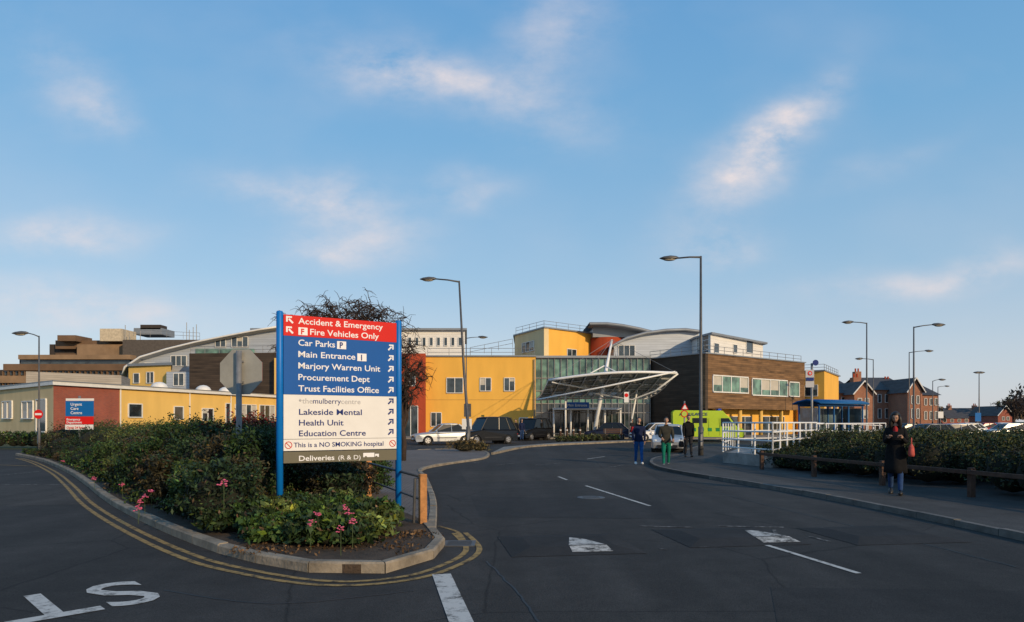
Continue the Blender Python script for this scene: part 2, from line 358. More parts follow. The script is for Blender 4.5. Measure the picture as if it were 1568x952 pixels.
so=link(bpy.data.objects.new('sun',sl)); so.rotation_euler=sundir.to_track_quat('Z','Y').to_euler(); so.location=(40,-30,30)
cam=bpy.data.cameras.new('camera'); cam.lens=24; cam.sensor_width=36; cam.shift_y=169/1568; cam.clip_end=5000; cam.clip_start=.1
co=link(bpy.data.objects.new('camera',cam)); co.location=(0,0,H); co.rotation_euler=(math.radians(90),0,0); sc.camera=co
sc.view_settings.view_transform='Standard'; sc.view_settings.look='None'; sc.view_settings.exposure=0
# ------------------------------------------------------------ ground
def sheet(name,poly,z,m):
    o=Obj(name); o.part(name,m).sheet(poly,z); return o.done()
sheet('ground',[(-1500,-300),(1500,-300),(1500,2500),(-1500,2500)],0,grassm)
sheet('road',[(-75,-40),(90,-40),(90,130),(-75,130)],.004,asph)
sheet('road_patch',[G(0,742),G(112,742),G(140,760),G(150,772),G(0,775)],.0062,asph_old)
sheet('road_patch',[G(720,760),G(1010,765),G(1035,795),G(735,792)],.0062,asph_new)
sheet('road_patch',[G(1180,900),G(1568,905),G(1640,960),G(1190,955)],.0062,asph_new)
sheet('road_patch',[G(705,722),G(980,715),G(1005,735),G(715,738)],.0062,asph_old)
tar=mat('tar_seal',(.014,.014,.015),.6,.2,5)
for ln_ in ([G(745,860),G(790,905),G(830,960)],[G(1060,745),G(1180,775),G(1330,812),G(1568,872)],[G(250,905),G(420,925),G(640,905)]):
    rr_=resample(smoothline(ln_,8),.12); rr_=[p+V((random.gauss(0,.008),random.gauss(0,.008))) for p in rr_]; ribbon('road_seam',rr_,.022,.0075,tar)
# island
left_k=[(-24,33),G(62,706),G(100,722),G(130,742),G(165,770),G(230,805),G(330,846),G(420,868),G(520,882),G(600,877),G(650,862),G(678,848),G(682,836),G(668,818),(-1.42,11.1)]
lk=smoothline(left_k,8)
kerb('kerb',lk,side=1)
bed=lk+[V((-2.9,13.8)),V((-4.0,15.7)),V((-6.2,20)),V((-9,27)),V((-13,36)),V((-24,36))]
inner=offset(lk,-.13)
bedp=[p for p in inner]+bed[len(lk):]
ob=Obj('planting_bed'); ob.part('soil',soil).prism(bedp,.0,.10); ob.done()
for k,off in enumerate((.26,.43)):
    ribbon('yellow_road_line',offset(lk[4:-8],off),.075,.010,yellow_l)
ribbon('yellow_road_line',smoothline([G(672,806),G(700,815),G(712,830)],5),.06,.0105,yellow_l)
sp=[G(668,818),G(668,770),G(655,735),G(648,720),G(690,711),G(745,702),G(742,692),G(690,689),G(620,691)]
spl=smoothline(sp,5)
ob=Obj('block_paving'); ob.part('setts',setts).prism([p for p in offset(spl,-.12)]+[V((-7.5,33)),V((-9,27)),V((-6.2,20)),V((-4,15.7)),V((-2.9,13.8)),V((-1.5,11.1)),V((-1.35,10.4))],0,.07); ob.done()
kerb('kerb',spl,side=1,h=.09)
# right footway
rk=[(7.6,-12),(7.4,2),G(1568,826),G(1300,770),G(1140,741),G(1060,728),G(1012,718),G(1000,709),G(1012,702),G(1050,698),(9.5,37),(13,46)]
rkl=smoothline(rk,7)
kerb('kerb',rkl,side=1,h=.11,m=kerbd)
rp=offset(rkl,-.13)
ob=Obj('pavement'); ob.part('tarmac',pave).prism(rp+[V((30,46)),V((30,-12))],0,.10); ob.done()
ribbon('yellow_road_line',offset(rkl[6:-25],.22),.06,.010,white_w); ribbon('white_road_line',offset(rkl[6:-25],.38),.05,.010,white_w)
# entrance footway
ek=smoothline([G(752,696),G(800,686),G(850,682),G(920,679),G(990,676),(18,58)],5)
kerb('kerb',ek,side=-1,h=.12)
ob=Obj('pavement'); ob.part('paving',concrete_pave).prism([p for p in offset(ek,.0)]+[V((18,60.5)),V((10.2,58.5)),V((3,49.5)),V((-.5,42))],0,.09); ob.done()
ob=Obj('pavement'); ob.part('paving',concrete_pave).prism([(-14,63.5),(19,63.5),(24,66),(50,85),(50,95),(-14,95)],0,.12); ob.done()
sheet('lawn',[(-60,40),(-22,40),(-22,60),(-60,90)],.012,grassm)
# ------------------------------------------------------------ road markings
def bar(name,a,b,w,m): return ribbon(name,[V(a[:2]),V(b[:2])],w,.0105,m)
bar('stop_line',G(676,880),G(709,960),.2,white_l)
for a,b in (((897,744),(995,775)),((1150,828),(1315,879)),((899,703),(926,699)),((855,730),(868,735))):
    bar('white_road_line',G(*a),G(*b),.075,white_l)
for a,b in (((765,825),(778,827)),((786,850),(802,852)),((905,848),(980,845)),((980,806),(1060,808)),((1018,816),(1030,820)),((1065,838),(1085,838)),((1100,806),(1200,808)),((1185,812),(1192,826)),((1240,822),(1270,830)),((1255,808),(1355,812)),((1300,830),(1435,830)),((1010,841),(1022,842)),((820,712),(860,709)),((760,712),(800,708)),((930,716),(955,712)),((690,705),(735,709)),((600,702),(690,699))):
    bar('white_road_line',G(*a),G(*b),.055,white_w)
bar('white_road_line',G(0,742),G(110,742),.06,white_w); bar('white_road_line',G(0,728),G(60,722),.06,white_w)
bar('yellow_road_line',G(0,712),G(58,714),.1,yellow_l)
for (px,py) in ((868,834),(1112,822),(1345,819)):
    c=G(px,py); o=Obj('speed_cushion',(c.x,c.y,.0085),math.radians(8)); t=o.part('cushion',asphaltmat('cushion_asphalt',(.026,.025,.0245),.25,False))
    a,b,h=.85,.75,.045
    t.add([(-a,-b,0),(a,-b,0),(a,b,0),(-a,b,0),(-a+.3,-b+.4,h),(a-.3,-b+.4,h),(a-.3,b-.4,h),(-a+.3,b-.4,h)],[(0,1,5,4),(1,2,6,5),(2,3,7,6),(3,0,4,7),(4,5,6,7)])
    if px<1200:
        t=o.part('triangle_marking',white_m); dx=-.05 if px<900 else .25
        t.add([(dx,-b+.42,h+.004),(dx+.48,-b+.42,h+.004),(dx+.30,b-.62,h+.004),(dx+.14,b-.5,h+.004)],[(0,1,2,3)]); t.add([(dx-.02,-b+.12,.018),(dx+.5,-b+.10,.018),(dx+.49,-b+.38,h+.003),(dx,-b+.38,h+.003)],[(0,1,2,3)])
    o.done()
o=Obj('drain_grate',G(704,833)); t=o.part('grate',lampm); t.box((0,0,.012),(.42,.42,.01)); t=o.part('slots',blackm)
for i in range(6): t.box((0,-.15+.06*i,.0195),(.32,.025,.003))
o.done()
o=Obj('manhole_cover',G(905,762)); o.part('cover',lampm,False).tube([(0,0,.0),(0,0,.011)],.3,24); t=o.part('ribs',blackm)
for i in range(7): t.box((0,-.2+.066*i,.0125),(.36,.02,.002))
o.done()
def text(s,size,m,width=None,align='LEFT',off=.0,name='lettering',ext=.0015):
    c=bpy.data.curves.new(name,'FONT'); c.body=s; c.size=size; c.align_x=align; c.offset=off; c.extrude=ext; c.resolution_u=3
    o=bpy.data.objects.new(name,c); sc.collection.objects.link(o); dg=bpy.context.evaluated_depsgraph_get()
    me=bpy.data.meshes.new_from_object(o.evaluated_get(dg)); bpy.data.objects.remove(o)
    if width:
        xs=[v.co.x for v in me.vertices]; x0=min(xs) if align=='LEFT' else 0; k=width/(max(xs)-min(xs))
        for v in me.vertices: v.co.x=(v.co.x-x0)*k
    me.materials.clear(); me.materials.append(m)
    return link(bpy.data.objects.new(name,me))
t=text('STOP',1.5,white_l,2.8,off=.012,name='stop_road_marking',ext=.0)
t.location=(-3.92,7.06,.0105); t.rotation_euler=(0,0,math.radians(225))
# ------------------------------------------------------------ foliage
def foliage(name,clumps,size,tones,cores=True,origin=None,asp=.42):
    """clumps: (cx,cy,cz,rx,ry,rz,n,toneidx)"""
    pos=[];col=[];sz=[]
    for (cx,cy,cz,rx,ry,rz,n,ti) in clumps:
        d=rng.normal(size=(n,3)); d/=np.linalg.norm(d,axis=1)[:,None]; d[:,2]=np.where(d[:,2]<-.35,-d[:,2],d[:,2])
        lump=1+.2*np.sin(d[:,0]*7+cx*3)*np.cos(d[:,1]*6+cy*2)+.14*np.sin(d[:,2]*9+cx)+.09*np.sin(d[:,0]*17+cy*5)*np.sin(d[:,1]*15+cx)
        r0=rng.uniform(.68,1.04,n)**.8; spr=rng.random(n)<.05; r0[spr]*=rng.uniform(1.05,1.25,spr.sum())
        rr=(r0*lump)[:,None]
        pos.append(np.array([cx,cy,cz])+d*rr*np.array([rx,ry,rz]))
        base=np.array(tones[ti]); f=rng.lognormal(0,.38,n)[:,None]*rng.uniform(.7,1.3)
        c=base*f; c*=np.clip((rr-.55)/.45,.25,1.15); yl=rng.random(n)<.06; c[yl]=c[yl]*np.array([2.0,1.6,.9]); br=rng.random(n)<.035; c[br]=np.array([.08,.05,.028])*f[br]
        col.append(c)
    pos=np.concatenate(pos);col=np.concatenate(col);n=len(pos)
    pos[:,2]=np.maximum(pos[:,2],.03)
    a=rng.normal(size=(n,3));a/=np.linalg.norm(a,axis=1)[:,None]; b=rng.normal(size=(n,3)); b-=a*(a*b).sum(1)[:,None]; b/=np.linalg.norm(b,axis=1)[:,None]
    s=size*rng.uniform(.55,1.35,n)[:,None]
    vs=np.stack([pos-a*s,pos+b*s*asp,pos+a*s,pos-b*s*asp],1).reshape(-1,3)
    org=np.array(origin if origin is not None else (pos[:,0].mean(),pos[:,1].mean(),0.))
    vs-=org
    me=bpy.data.meshes.new(name); me.vertices.add(4*n); me.vertices.foreach_set('co',vs.ravel())
    me.loops.add(4*n); me.loops.foreach_set('vertex_index',np.arange(4*n)); me.polygons.add(n); me.polygons.foreach_set('loop_start',np.arange(n)*4); me.update(calc_edges=True)
    ca=me.color_attributes.new('col','FLOAT_COLOR','POINT'); cc=np.ones((4*n,4)); cc[:,:3]=np.repeat(np.clip(col,0,.6),4,0); ca.data.foreach_set('color',cc.ravel())
    me.materials.append(leafm)
    root=link(bpy.data.objects.new(name,None)); root.location=org; link(bpy.data.objects.new('leaves',me),root)
    if cores:
        t=M(mat('shrub_shade',(.012,.013,.007),.95,.3,4))  # dark blobs added inside each clump to block light and stand for shade
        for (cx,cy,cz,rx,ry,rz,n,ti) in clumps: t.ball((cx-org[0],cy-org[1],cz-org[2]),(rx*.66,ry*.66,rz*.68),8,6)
        link(bpy.data.objects.new('shade_core',mesh_from('core',t.v,t.f,[t.mat],True,False)),root)
    return root
tones=[(.022,.046,.012),(.034,.058,.015),(.016,.032,.013),(.06,.072,.02),(.11,.018,.012),(.05,.038,.02),(.038,.034,.016)]
def inpoly(x,y,poly):
    c=False;j=len(poly)-1
    for i in range(len(poly)):
        xi,yi=poly[i][0],poly[i][1];xj,yj=poly[j][0],poly[j][1]
        if (yi>y)!=(yj>y) and x<(xj-xi)*(y-yi)/(yj-yi)+xi: c=not c
        j=i
    return c
kin=[p for p in offset(lk,-.65) if p.y>9.5 and p.x<-3.9]
tall=[(-22,34)]+kin+[(-4.35,9.7),(-4.2,10.6),(-4.1,12),(-4.2,13),(-4.6,15),(-7.3,21),(-10,28),(-13,35)]
kin2=[p for p in offset(lk,-1.15) if p.y>9.5 and p.x<-3.9]; tall2=[(-22,34)]+kin2+tall[1+len(kin):]
cl_=[];tries=0
while len(cl_)<195 and tries<12000:
    tries+=1; x=random.uniform(-21,-3.9); y=random.uniform(9.6,35)
    if not inpoly(x,y,tall): continue
    if any((x-c[0])**2+(y-c[1])**2<.52**2*(1 if y<18 else 2.2) for c in cl_): continue
    h=random.uniform(1.1,1.42)+(.12 if y>14 else .06); r=random.uniform(.42,.68)*(1.3 if y>20 else 1)
    if not inpoly(x,y,tall2): h*=random.uniform(.5,.8); r*=.85
    if y<11 and x>-5.2: h=min(h,1.05)
    cl_.append((x,y,h*.5,r,r,h*.55,int(3300 if y<15 else (1900 if y<21 else 900)),random.choice([0,0,0,2,2,1,1,3,5,6])))
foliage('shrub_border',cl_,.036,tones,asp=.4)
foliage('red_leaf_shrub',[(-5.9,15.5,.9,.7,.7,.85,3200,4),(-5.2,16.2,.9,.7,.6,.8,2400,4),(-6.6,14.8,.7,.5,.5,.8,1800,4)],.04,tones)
cl_=[]
for p in resample(offset(lk,-.5),.55):
    if p.y>9.6 and p.x<-3.6 and random.random()<.8: h=random.uniform(.18,.4); cl_.append((p.x+random.uniform(-.1,.1),p.y+random.uniform(-.1,.1),.08+h*.4,.3,.3,h*.6,420,random.choice([0,5,2,1,0])))
foliage('edging_plant',cl_,.035,tones)
cl_=[]
for i in range(18):
    x=random.uniform(-4.0,-2.0); y=random.uniform(11.8,15.3)
    if x>-2.9-(y-11.8)*.32: x-=1
    cl_.append((x,y,.42,.42,.42,random.uniform(.45,.68),1800,random.choice([0,2,5,6,1])))
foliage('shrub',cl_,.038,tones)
cl_=[];tries=0
while len(cl_)<50 and tries<5000:
    tries+=1; x=random.uniform(-4.3,-1.5); y=random.uniform(8.3,11.2)
    if not inpoly(x,y,[(-4.2,9.6),(-3.5,9.0),(-2.6,8.35),(-1.95,8.35),(-1.75,9.2),(-1.85,10.5),(-2.4,11.3),(-4.2,11.2)]): continue
    if any((x-c[0])**2+(y-c[1])**2<.06 for c in cl_): continue
    h=random.uniform(.2,.46); cl_.append((x,y,.1+h*.42,.25,.25,h*.55,700,random.choice([0,1,0,3,2])))
foliage('ground_cover_plant',cl_,.055,[(.032,.062,.014),(.045,.078,.018),(.02,.038,.013),(.075,.10,.026)],asp=.5)
cl_=[]
for i in range(40):
    x=random.uniform(-3.5,-1.2);y=random.uniform(7.8,9.4)
    if inpoly(x,y,[(p.x,p.y) for p in bedp]): cl_.append((x,y,.1,.3,.3,.03,30,0))
foliage('leaf_litter',cl_,.028,[(.10,.06,.03)],cores=False)
# flowers
pink=mat('pink_petals',(.50,.09,.17),.7,.35,20); 
def flowers(lst,s=1.):
    o=Obj('pink_flowers',world=True); t=o.part('petals',pink,True); st_=o.part('stems',mat('stem_green',(.05,.075,.02),.7))
    for q in lst:
        x,y,z=q; st_.tube([(x,y,max(.1,z-.3)),(x,y,z)],.004,5)
        for k in range(13): t.ball((x+random.gauss(0,.024*s),y+random.gauss(0,.024*s),z+.01+random.gauss(0,.018*s)),(random.uniform(.010,.020)*s,random.uniform(.010,.020)*s,.008*s),6,4)
    o.loc=V((lst[0][0],lst[0][1],0)); o.done()
flowers([G(487,789,.50),G(534,786,.50),G(540,800,.44),G(522,810,.42),G(476,802,.44),G(528,778,.50)],1.)
flowers([G(145,733,.36),G(188,743,.38),G(214,768,.36),G(232,752,.45),G(222,760,.42),G(165,720,.36),G(97,706,.4),G(212,778,.34),G(343,741,.9)],1.15)
# right hedge
cl_=[];tries=0
hp=[(8.9,22.5),(9.4,19.6),(10.2,14.2),(10.6,8),(30,8),(30,30),(17,33),(13,29),(9.5,25.5)]
while len(cl_)<180 and tries<9000:
    tries+=1; x=random.uniform(8.8,27); y=random.uniform(9,32)
    if not inpoly(x,y,hp) or x>y*.95+1: continue
    if any((x-c[0])**2+(y-c[1])**2<.76**2 for c in cl_): continue
    h=random.uniform(1.0,1.28)*(1 if y>13 else .9); 
    if y>20 and x<11: h*=.72
    cl_.append((x,y,h*.5,.72,.72,h*.56,1500,random.choice([0,1,1,2,3])))
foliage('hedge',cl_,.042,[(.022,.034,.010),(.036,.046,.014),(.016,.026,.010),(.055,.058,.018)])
foliage('ornamental_grass',[(P(712,36).x,36,.35,.9,.4,.42,900,0),(P(735,37).x,37,.2,.5,.4,.3,500,1)],.09,[(.16,.12,.05),(.10,.09,.035)],cores=True,asp=.15)
cl_=[]
for i in range(40):
    x=-38+i*.55; y=41+i*.03; cl_.append((x,y+random.uniform(-.5,.5),.5,.6,.6,.55,350,random.choice([0,2,1])))
foliage('hedge',cl_,.08,tones)
cl_=[(3.5+i*.55,51.5+i*.5,.3,.4,.4,.3,160,random.choice([0,3,5])) for i in range(10)]
foliage('low_planting',cl_,.08,tones)
# distant trees
cl_=[]
for i in range(70):
    px=random.choice([random.uniform(1535,1640),random.uniform(1430,1600),random.uniform(1280,1440),random.uniform(-100,30)])
    Y=random.uniform(200,300); h=random.uniform(5,11)*(1.2 if px>1545 else .55)
    q=P(px,Y); cl_.append((q.x,Y,h*.55,h*.4,h*.4,h*.5,260,random.choice([0,5,5,1])))
foliage('distant_trees',cl_,.75,[(.07,.07,.045),(.08,.085,.045),(.06,.06,.04),(.1,.08,.05),(.1,.08,.05),(.12,.10,.085)],cores=False)
# ------------------------------------------------------------ bare trees: domed crown of crooked, arching branches
def tree(name,base,trunk,rad,top,seed,nl=22,ns=11,nt=7,r0=.15,flat=4,thick=1.):
    R=random.Random(seed); o=Obj(name,base); t=o.part('branches',bark,True); tw=o.part('twigs',bark)
    t.tube([(0,0,0),(.05,.02,trunk*.5),(-.04,0,trunk)],[r0*1.3,r0,r0*.85],9)
    def curve(a,c,b,n,r1,r2,jit,sides,tt):
        pts=[];rs=[]
        for i in range(n+1):
            s=i/n; p=a*(1-s)**2+c*2*s*(1-s)+b*s*s
            if 0<i<n: p=p+V((R.gauss(0,jit),R.gauss(0,jit),R.gauss(0,jit)))
            pts.append(p); rs.append(r1+(r2-r1)*s)
        tt.tube(pts,rs,sides,caps=False); return pts
    for i in range(nl):
        az=2*math.pi*i*.618+R.uniform(-.2,.2); k=math.sqrt((i+.5)/nl)*R.uniform(.88,1.0)
        end=V((math.cos(az)*rad*k,math.sin(az)*rad*k,trunk+(top-.25-trunk)*math.sqrt(max(.05,1-(k*.96)**flat))*R.uniform(.88,1)-.15*k))
        st=V((0,0,trunk*R.uniform(.75,1))); c=V((end.x*.45,end.y*.45,st.z+(end.z-st.z)*1.0))
        lp=curve(st,c,end,7,r0*.5,.02*thick,.09,6,t)
        for j in range(ns):
            q=lp[R.randint(2,7)]; out=V((q.x,q.y,0)); out=out.normalized() if out.length>.1 else V((1,0,0))
            d=(out*R.uniform(.1,.9)+V((R.gauss(0,.6),R.gauss(0,.6),R.uniform(-.1,.5)))).normalized(); Ls=R.uniform(.45,1.05)*rad/2.9
            e=q+d*Ls+V((0,0,-.35*R.random())); cp=q+d*Ls*.5+V((0,0,.2))
            spn=curve(q,cp,e,5,.019*thick,.011*thick,.05,4,t)
            for m_ in range(nt):
                q2=spn[R.randint(1,5)]; d2=V((R.gauss(0,.7),R.gauss(0,.7),R.gauss(-.05,.5))).normalized(); L2=R.uniform(.18,.5)
                tw.tube([q2,q2+d2*L2*.5+V((0,0,.03)),q2+d2*L2+V((R.gauss(0,.04),R.gauss(0,.04),-.07))],[.011*thick,.009*thick,.006*thick],3,caps=False)
    o.done()
tree('bare_tree',P(532,26),2.2,2.75,6.3,11,34,13,8)
tree('bare_tree',P(617,27.5),1.6,1.15,4.9,23,16,9,7,.10,3)
tree('bare_tree',P(1552,95),2.2,2.6,5.2,3,16,8,5,.2,3,2.)
# ------------------------------------------------------------ buildings
def hit(p1,p2,px):
    a=V(p1[:2]);b=V(p2[:2]);k=(px-CX)/F; d=b-a
    t=(k*a.y-a.x)/(d.x-k*d.y); return a+d*t
def window(o,p1,p2,x0,y0,x1,y1,nx=2,ny=1,glass=None,frame=None,fw=.07,door=False):
    A=hit(p1,p2,x0);B=hit(p1,p2,x1); Y=(A.y+B.y)/2; z1=ZZ(y0,Y); z0=ZZ(y1,Y)
    if door: z0=.12
    g=o.part('glazing',glass or gls) if glass is None else o.part('glazing_'+glass.name,glass)
    f=o.part('window_frames',frame or fascia)
    g.slab(A,B,.012,.02,z0,z1)
    d=(B-A)/(nx)
    if not door and nx>1:
        for i in range(nx):
            if random.random()<.35: o.part('blinds',blind).slab(A+d*(i+.06),A+d*(i+.94),.033,.004,z1-(z1-z0)*random.uniform(.25,.7),z1-.03)
    f.slab(A,B,.0,.10,z1,z1+fw); f.slab(A,B,.0,.14,z0-fw,z0)
    for i in range(nx+1):
        q=A+d*i; e=(B-A).normalized()*fw/2; f.slab(q-e,q+e,.003,.09,z0,z1)
    for j in range(1,ny): f.slab(A,B,.034,.03,z0+(z1-z0)*j/ny-.03,z0+(z1-z0)*j/ny+.03)
def rail(o,pts,h=1.0,n=None,m=None,r=.025,levels=(1.,.5),sp=2.0,rp=None):
    t=o.part('handrail',m or galv)
    for a,b in zip(pts,pts[1:]):
        a=V(a);b=V(b); Ls=(b-a).length; k=max(1,round(Ls/sp))
        for i in range(k+1):
            q=a.lerp(b,i/k); t.tube([q,q+V((0,0,h))],rp or r,6)
        for l in levels: t.tube([a+V((0,0,h*l)),b+V((0,0,h*l))],r,6)
# low clinic, left
c0=P(82,45);cl=P(-40,57.5);cr=P(425,69.5); zt=4.05
o=Obj('clinic_building',c0,world=True)
bc=hit(c0,cr,183)
o.part('end_wall_left',cream).prism([c0[:2],cl[:2],(cl.x+4,cl.y+4),(c0.x-.3,c0.y+1.2)],0,zt)
o.part('brick_wall',brick).prism([(c0.x,c0.y),(bc.x,bc.y),(bc.x-3,bc.y+1),(c0.x-3,c0.y+2.6)],0,zt-.001)
o.part('side_wall',yel2).prism([(bc.x,bc.y),(cr.x,cr.y),(cr.x-10,cr.y+4),(bc.x-9,bc.y+3)],0,zt-.003)
rf=o.part('roof',roofg); rf.prism([(c0.x+.2,c0.y-.35),(cr.x+.4,cr.y),(cr.x-14,cr.y+12),(cl.x-.3,cl.y+8),(cl.x-.5,cl.y)],zt+.24,zt+.3)
fs=o.part('fascia',fascia); fs.prism([(c0.x+.16,c0.y-.3),(cr.x+.36,cr.y),(cr.x-14,cr.y+12),(cl.x-.3,cl.y+8),(cl.x-.4,cl.y)],zt,zt+.24)
for w_ in ((196,619,217,638,1),(266,623,280,641,1),(309,626,326,643,2),(345,618,352,650,1),(360,620,392,650,4),(397,621,420,650,3)): window(o,c0,cr,w_[0],w_[1],w_[2],w_[3],w_[4])
for w_ in ((5,615,20,640,2),(35,615,52,640,2),(57,612,72,660,1)): window(o,c0,cl,*w_)
t=o.part('rooflights',fascia,True)
for px in (272,338,372): q=hit(c0,cr,px); t.ball((q.x-2.0,q.y+1,zt+.35),(.7,.7,.55))
t=o.part('downpipes',fascia)
for px in (184,290,353): q=hit(c0,cr,px); t.tube([(q.x+.07,q.y-.05,0),(q.x+.07,q.y-.05,zt)],.05,6)
t=o.part('plinth',mat('plinth',(.12,.1,.08))); t.slab(c0,cr,.004,.05,0,.35)
t=o.part('plant_room_louvres',slatmat('weathered_louvres',(.30,.27,.23),.18,.2,.4)); a_,b_=P(40,57),P(186,62); t.prism([a_[:2],b_[:2],(b_.x-2,b_.y+5),(a_.x-2,a_.y+5)],zt+.3,ZZ(571,59))
o.done()
# brown 1970s block
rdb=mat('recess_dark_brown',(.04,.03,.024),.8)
o=Obj('hospital_tower_block',P(100,100),world=True)
def blk(px0,px1,Y,y1,m,part,dep=14,y0=None,skew=0):
    a=P(px0,Y);b=P(px1,Y+skew); z1=ZZ(y1,Y); z0=0 if y0 is None else ZZ(y0,Y)
    o.part(part,m).prism([(a.x,a.y),(b.x,b.y),(b.x,b.y+dep),(a.x,a.y+dep)],z0,z1); return a,b,z1
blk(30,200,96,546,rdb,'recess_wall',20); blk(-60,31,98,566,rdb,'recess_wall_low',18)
for y0,y1,m_,x0 in ((550,543,brown2,28),(567,557,brownb,5),(586,575,brown2,-62),(604,594,brownb,-62)): blk(x0,200,95,y1,m_,'spandrel_band_'+m_.name,1.5,y0)
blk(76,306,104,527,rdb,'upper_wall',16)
for y0,y1 in ((534,521),(550,541)): blk(85,307,103,y1,brownb,'upper_band',1.2,y0)
blk(118,190,102,527,brown2,'stair_wall',1.0,546); blk(88,116,101.5,513,brownb,'lift_motor_room',4,522)
blk(188,306,100,520,mat('dark_grey_concrete',(.085,.072,.062),.9),'east_wing',12,548)
blk(153,186,101,503,mat('cream_plant_room',(.5,.42,.3)),'plant_room',4,522); blk(205,248,106,502,roofg,'plant_screen',4,512); blk(215,246,106,497,rdb,'chiller',2,504)
for k in range(26): q=P(-20+k*8.4,95.4); o.part('window_mullions',brownb).box((q.x,q.y,ZZ(584,95)),(.14,.3,ZZ(568,95)-ZZ(600,95)))
gl=o.part('window_strips',gls)
for y0,y1,x0 in ((557,550,32),(574,567,6),(592,586,-60)):
    a=P(x0,95.8);b=P(199,95.8); gl.prism([(a.x,a.y),(b.x,b.y),(b.x,b.y+.1),(a.x,a.y+.1)],ZZ(y0,95.8),ZZ(y1,95.8))
an=o.part('antennas',galv)
for px,h in ((192,2.5),(286,2.9),(290,1.8),(296,2.2),(301,2.6),(198,1.5),(215,1.6)): q=P(px,101); an.tube([(q.x,q.y,13),(q.x,q.y,13.4+h)],.05,5)
rail(o,[(*P(205,101)[:2],ZZ(515,101)),(*P(306,101)[:2],ZZ(520,101))],1.0,m=galv,sp=2.2); 
o.done()
# main hospital complex
o=Obj('hospital_main_building',P(735,72),world=True)
def pr(part,m,pts,z1,z0=0): o.part(part,m).prism([(p[0],p[1]) for p in pts],z0,z1)
def arcwall(part,m,prof,Y,dep,ybase):
    pts=[P(px,Y,ZZ(py,Y)) for px,py in prof]; b=[(p.x,p.y,p.z) for p in pts]; zb=ybase
    f=b+[(pts[-1].x,Y,zb),(pts[0].x,Y,zb)]; n=len(f)
    k=[(x,y+dep,z) for x,y,z in f]
    o.part(part,m).add(f+k,[tuple(range(n))[::-1],tuple(range(n,2*n))]+[(i,(i+1)%n,n+(i+1)%n,n+i) for i in range(n)])
prof=[(188,572),(192,560),(215,545),(255,533),(300,522),(350,512),(398,503),(430,498)]
arcwall('curved_wing_wall',clad,[(x+2,y+5) for x,y in prof],84,14,0)
t=o.part('curved_roof',roofg,True)
a=[P(px,83.2,ZZ(py,83.2)) for px,py in prof]; t.add([tuple(p) for p in a]+[(p.x,p.y+16,p.z) for p in a]+[(p.x,p.y,p.z-.35) for p in a]+[(p.x,p.y+16,p.z-.35) for p in a],
        [(i,i+1,8+i+1,8+i) for i in range(7)]+[(16+i,16+i+1,i+1,i) for i in range(7)]+[(24+i,24+i+1,16+i+1,16+i) for i in range(7)])
o.part('roof_edge_trim',fascia,True).tube([p+V((0,-.08,-.12)) for p in a],.13,6)
W1=(P(192,83.95),P(430,83.95))
for q in ((222,556,238,575,2),(262,545,286,560,3),(330,519,346,531,2),(355,516,380,531,3)): window(o,*W1,*q)
o.part('ribbon_glazing',glsg).slab(P(300,83.9),P(390,83.9),.01,.05,ZZ(541,84),ZZ(534,84))
pr('cream_block',yel2,[P(197,80),P(262,78),P(262,88),P(197,90)],ZZ(560,79)); A,B=P(197,80),P(262,78)
pr('cream_block_roof',roofg,[P(195,79.6),P(264,77.6),P(264,88),P(195,90)],ZZ(560,79),ZZ(556,79))
for q in ((205,572,214,586,1),(225,570,236,586,2)): window(o,A,B,*q)
pr('terrace_wall',clad,[P(255,77),P(300,77),P(300,80),P(255,80)],ZZ(569,77))
window(o,P(255,77),P(300,77),266,572,282,590,2)
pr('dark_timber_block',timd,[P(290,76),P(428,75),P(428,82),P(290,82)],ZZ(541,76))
rail(o,[(*P(292,76.3)[:2],ZZ(541,76)),(*P(425,75.3)[:2],ZZ(541,76))],.8,m=galv,sp=1.8)
pr('upper_white_wall',cladw,[P(385,86),P(712,86),P(712,100),P(385,100)],ZZ(506,86))
pr('upper_white_roof',roofg,[P(383,85.5),P(715,85.5),P(715,101),P(383,101)],ZZ(503,86),ZZ(506,86))
for k in range(8): window(o,P(385,86),P(712,86),625+k*11,517,630+k*11,529,1)
pr('terracotta_wall',redw,[P(606,70.5),P(652,70.5),P(652,80),P(606,80)],ZZ(541,70.5))
window(o,P(606,70.5),P(652,70.5),620,570,636,590,2); window(o,P(606,70.5),P(652,70.5),618,622,640,650,2,door=True)
pr('mid_wall',yel2,[P(420,74),P(608,74),P(608,84),P(420,84)],ZZ(548,74))
a,b=P(650,72),P(820,72); pr('yellow_wall',yel,[a,b,P(820,86),P(650,86)],ZZ(546,72))
pr('parapet_coping',roofg,[P(649,71.8),P(821,71.8),P(821,86),P(649,86)],ZZ(544,72),ZZ(546,72))
for q in ((684,579,709,601,2),(735,579,752,598,2),(772,579,788,598,2),(795,640,815,668,2),(660,632,676,652,2)): window(o,a,b,*q,frame=None)
gt=o.part('rainwater_pipe',galv)
for px_ in (650.5,818): q=P(px_,71.85); gt.tube([(q.x,q.y,0),(q.x,q.y,8.2)],.05,6)
o.part('expansion_joints',mat('joint_dark_yellow',(.35,.19,.05),.9)).slab(a,b,.002,.006,ZZ(612,72)-.02,ZZ(612,72)+.02)  # joint line in a darker yellow than the wall
rail(o,[(*P(655,73)[:2],ZZ(544,72)),(*P(818,73)[:2],ZZ(544,72))],.85,m=galv,sp=2.2)
a,b,c=P(788,92),P(833,84),P(907,90)
pr('upper_yellow_left_face',cream,[a,b,(b.x+.6,b.y+.35),(b.x+.6,b.y+8)],ZZ(502,84)-.01); pr('upper_yellow_wall',yel,[b,c,(c.x,c.y+8),(b.x+.0,b.y+9)],ZZ(502,84))  # left face in cream: its paler, duller light is put into the colour
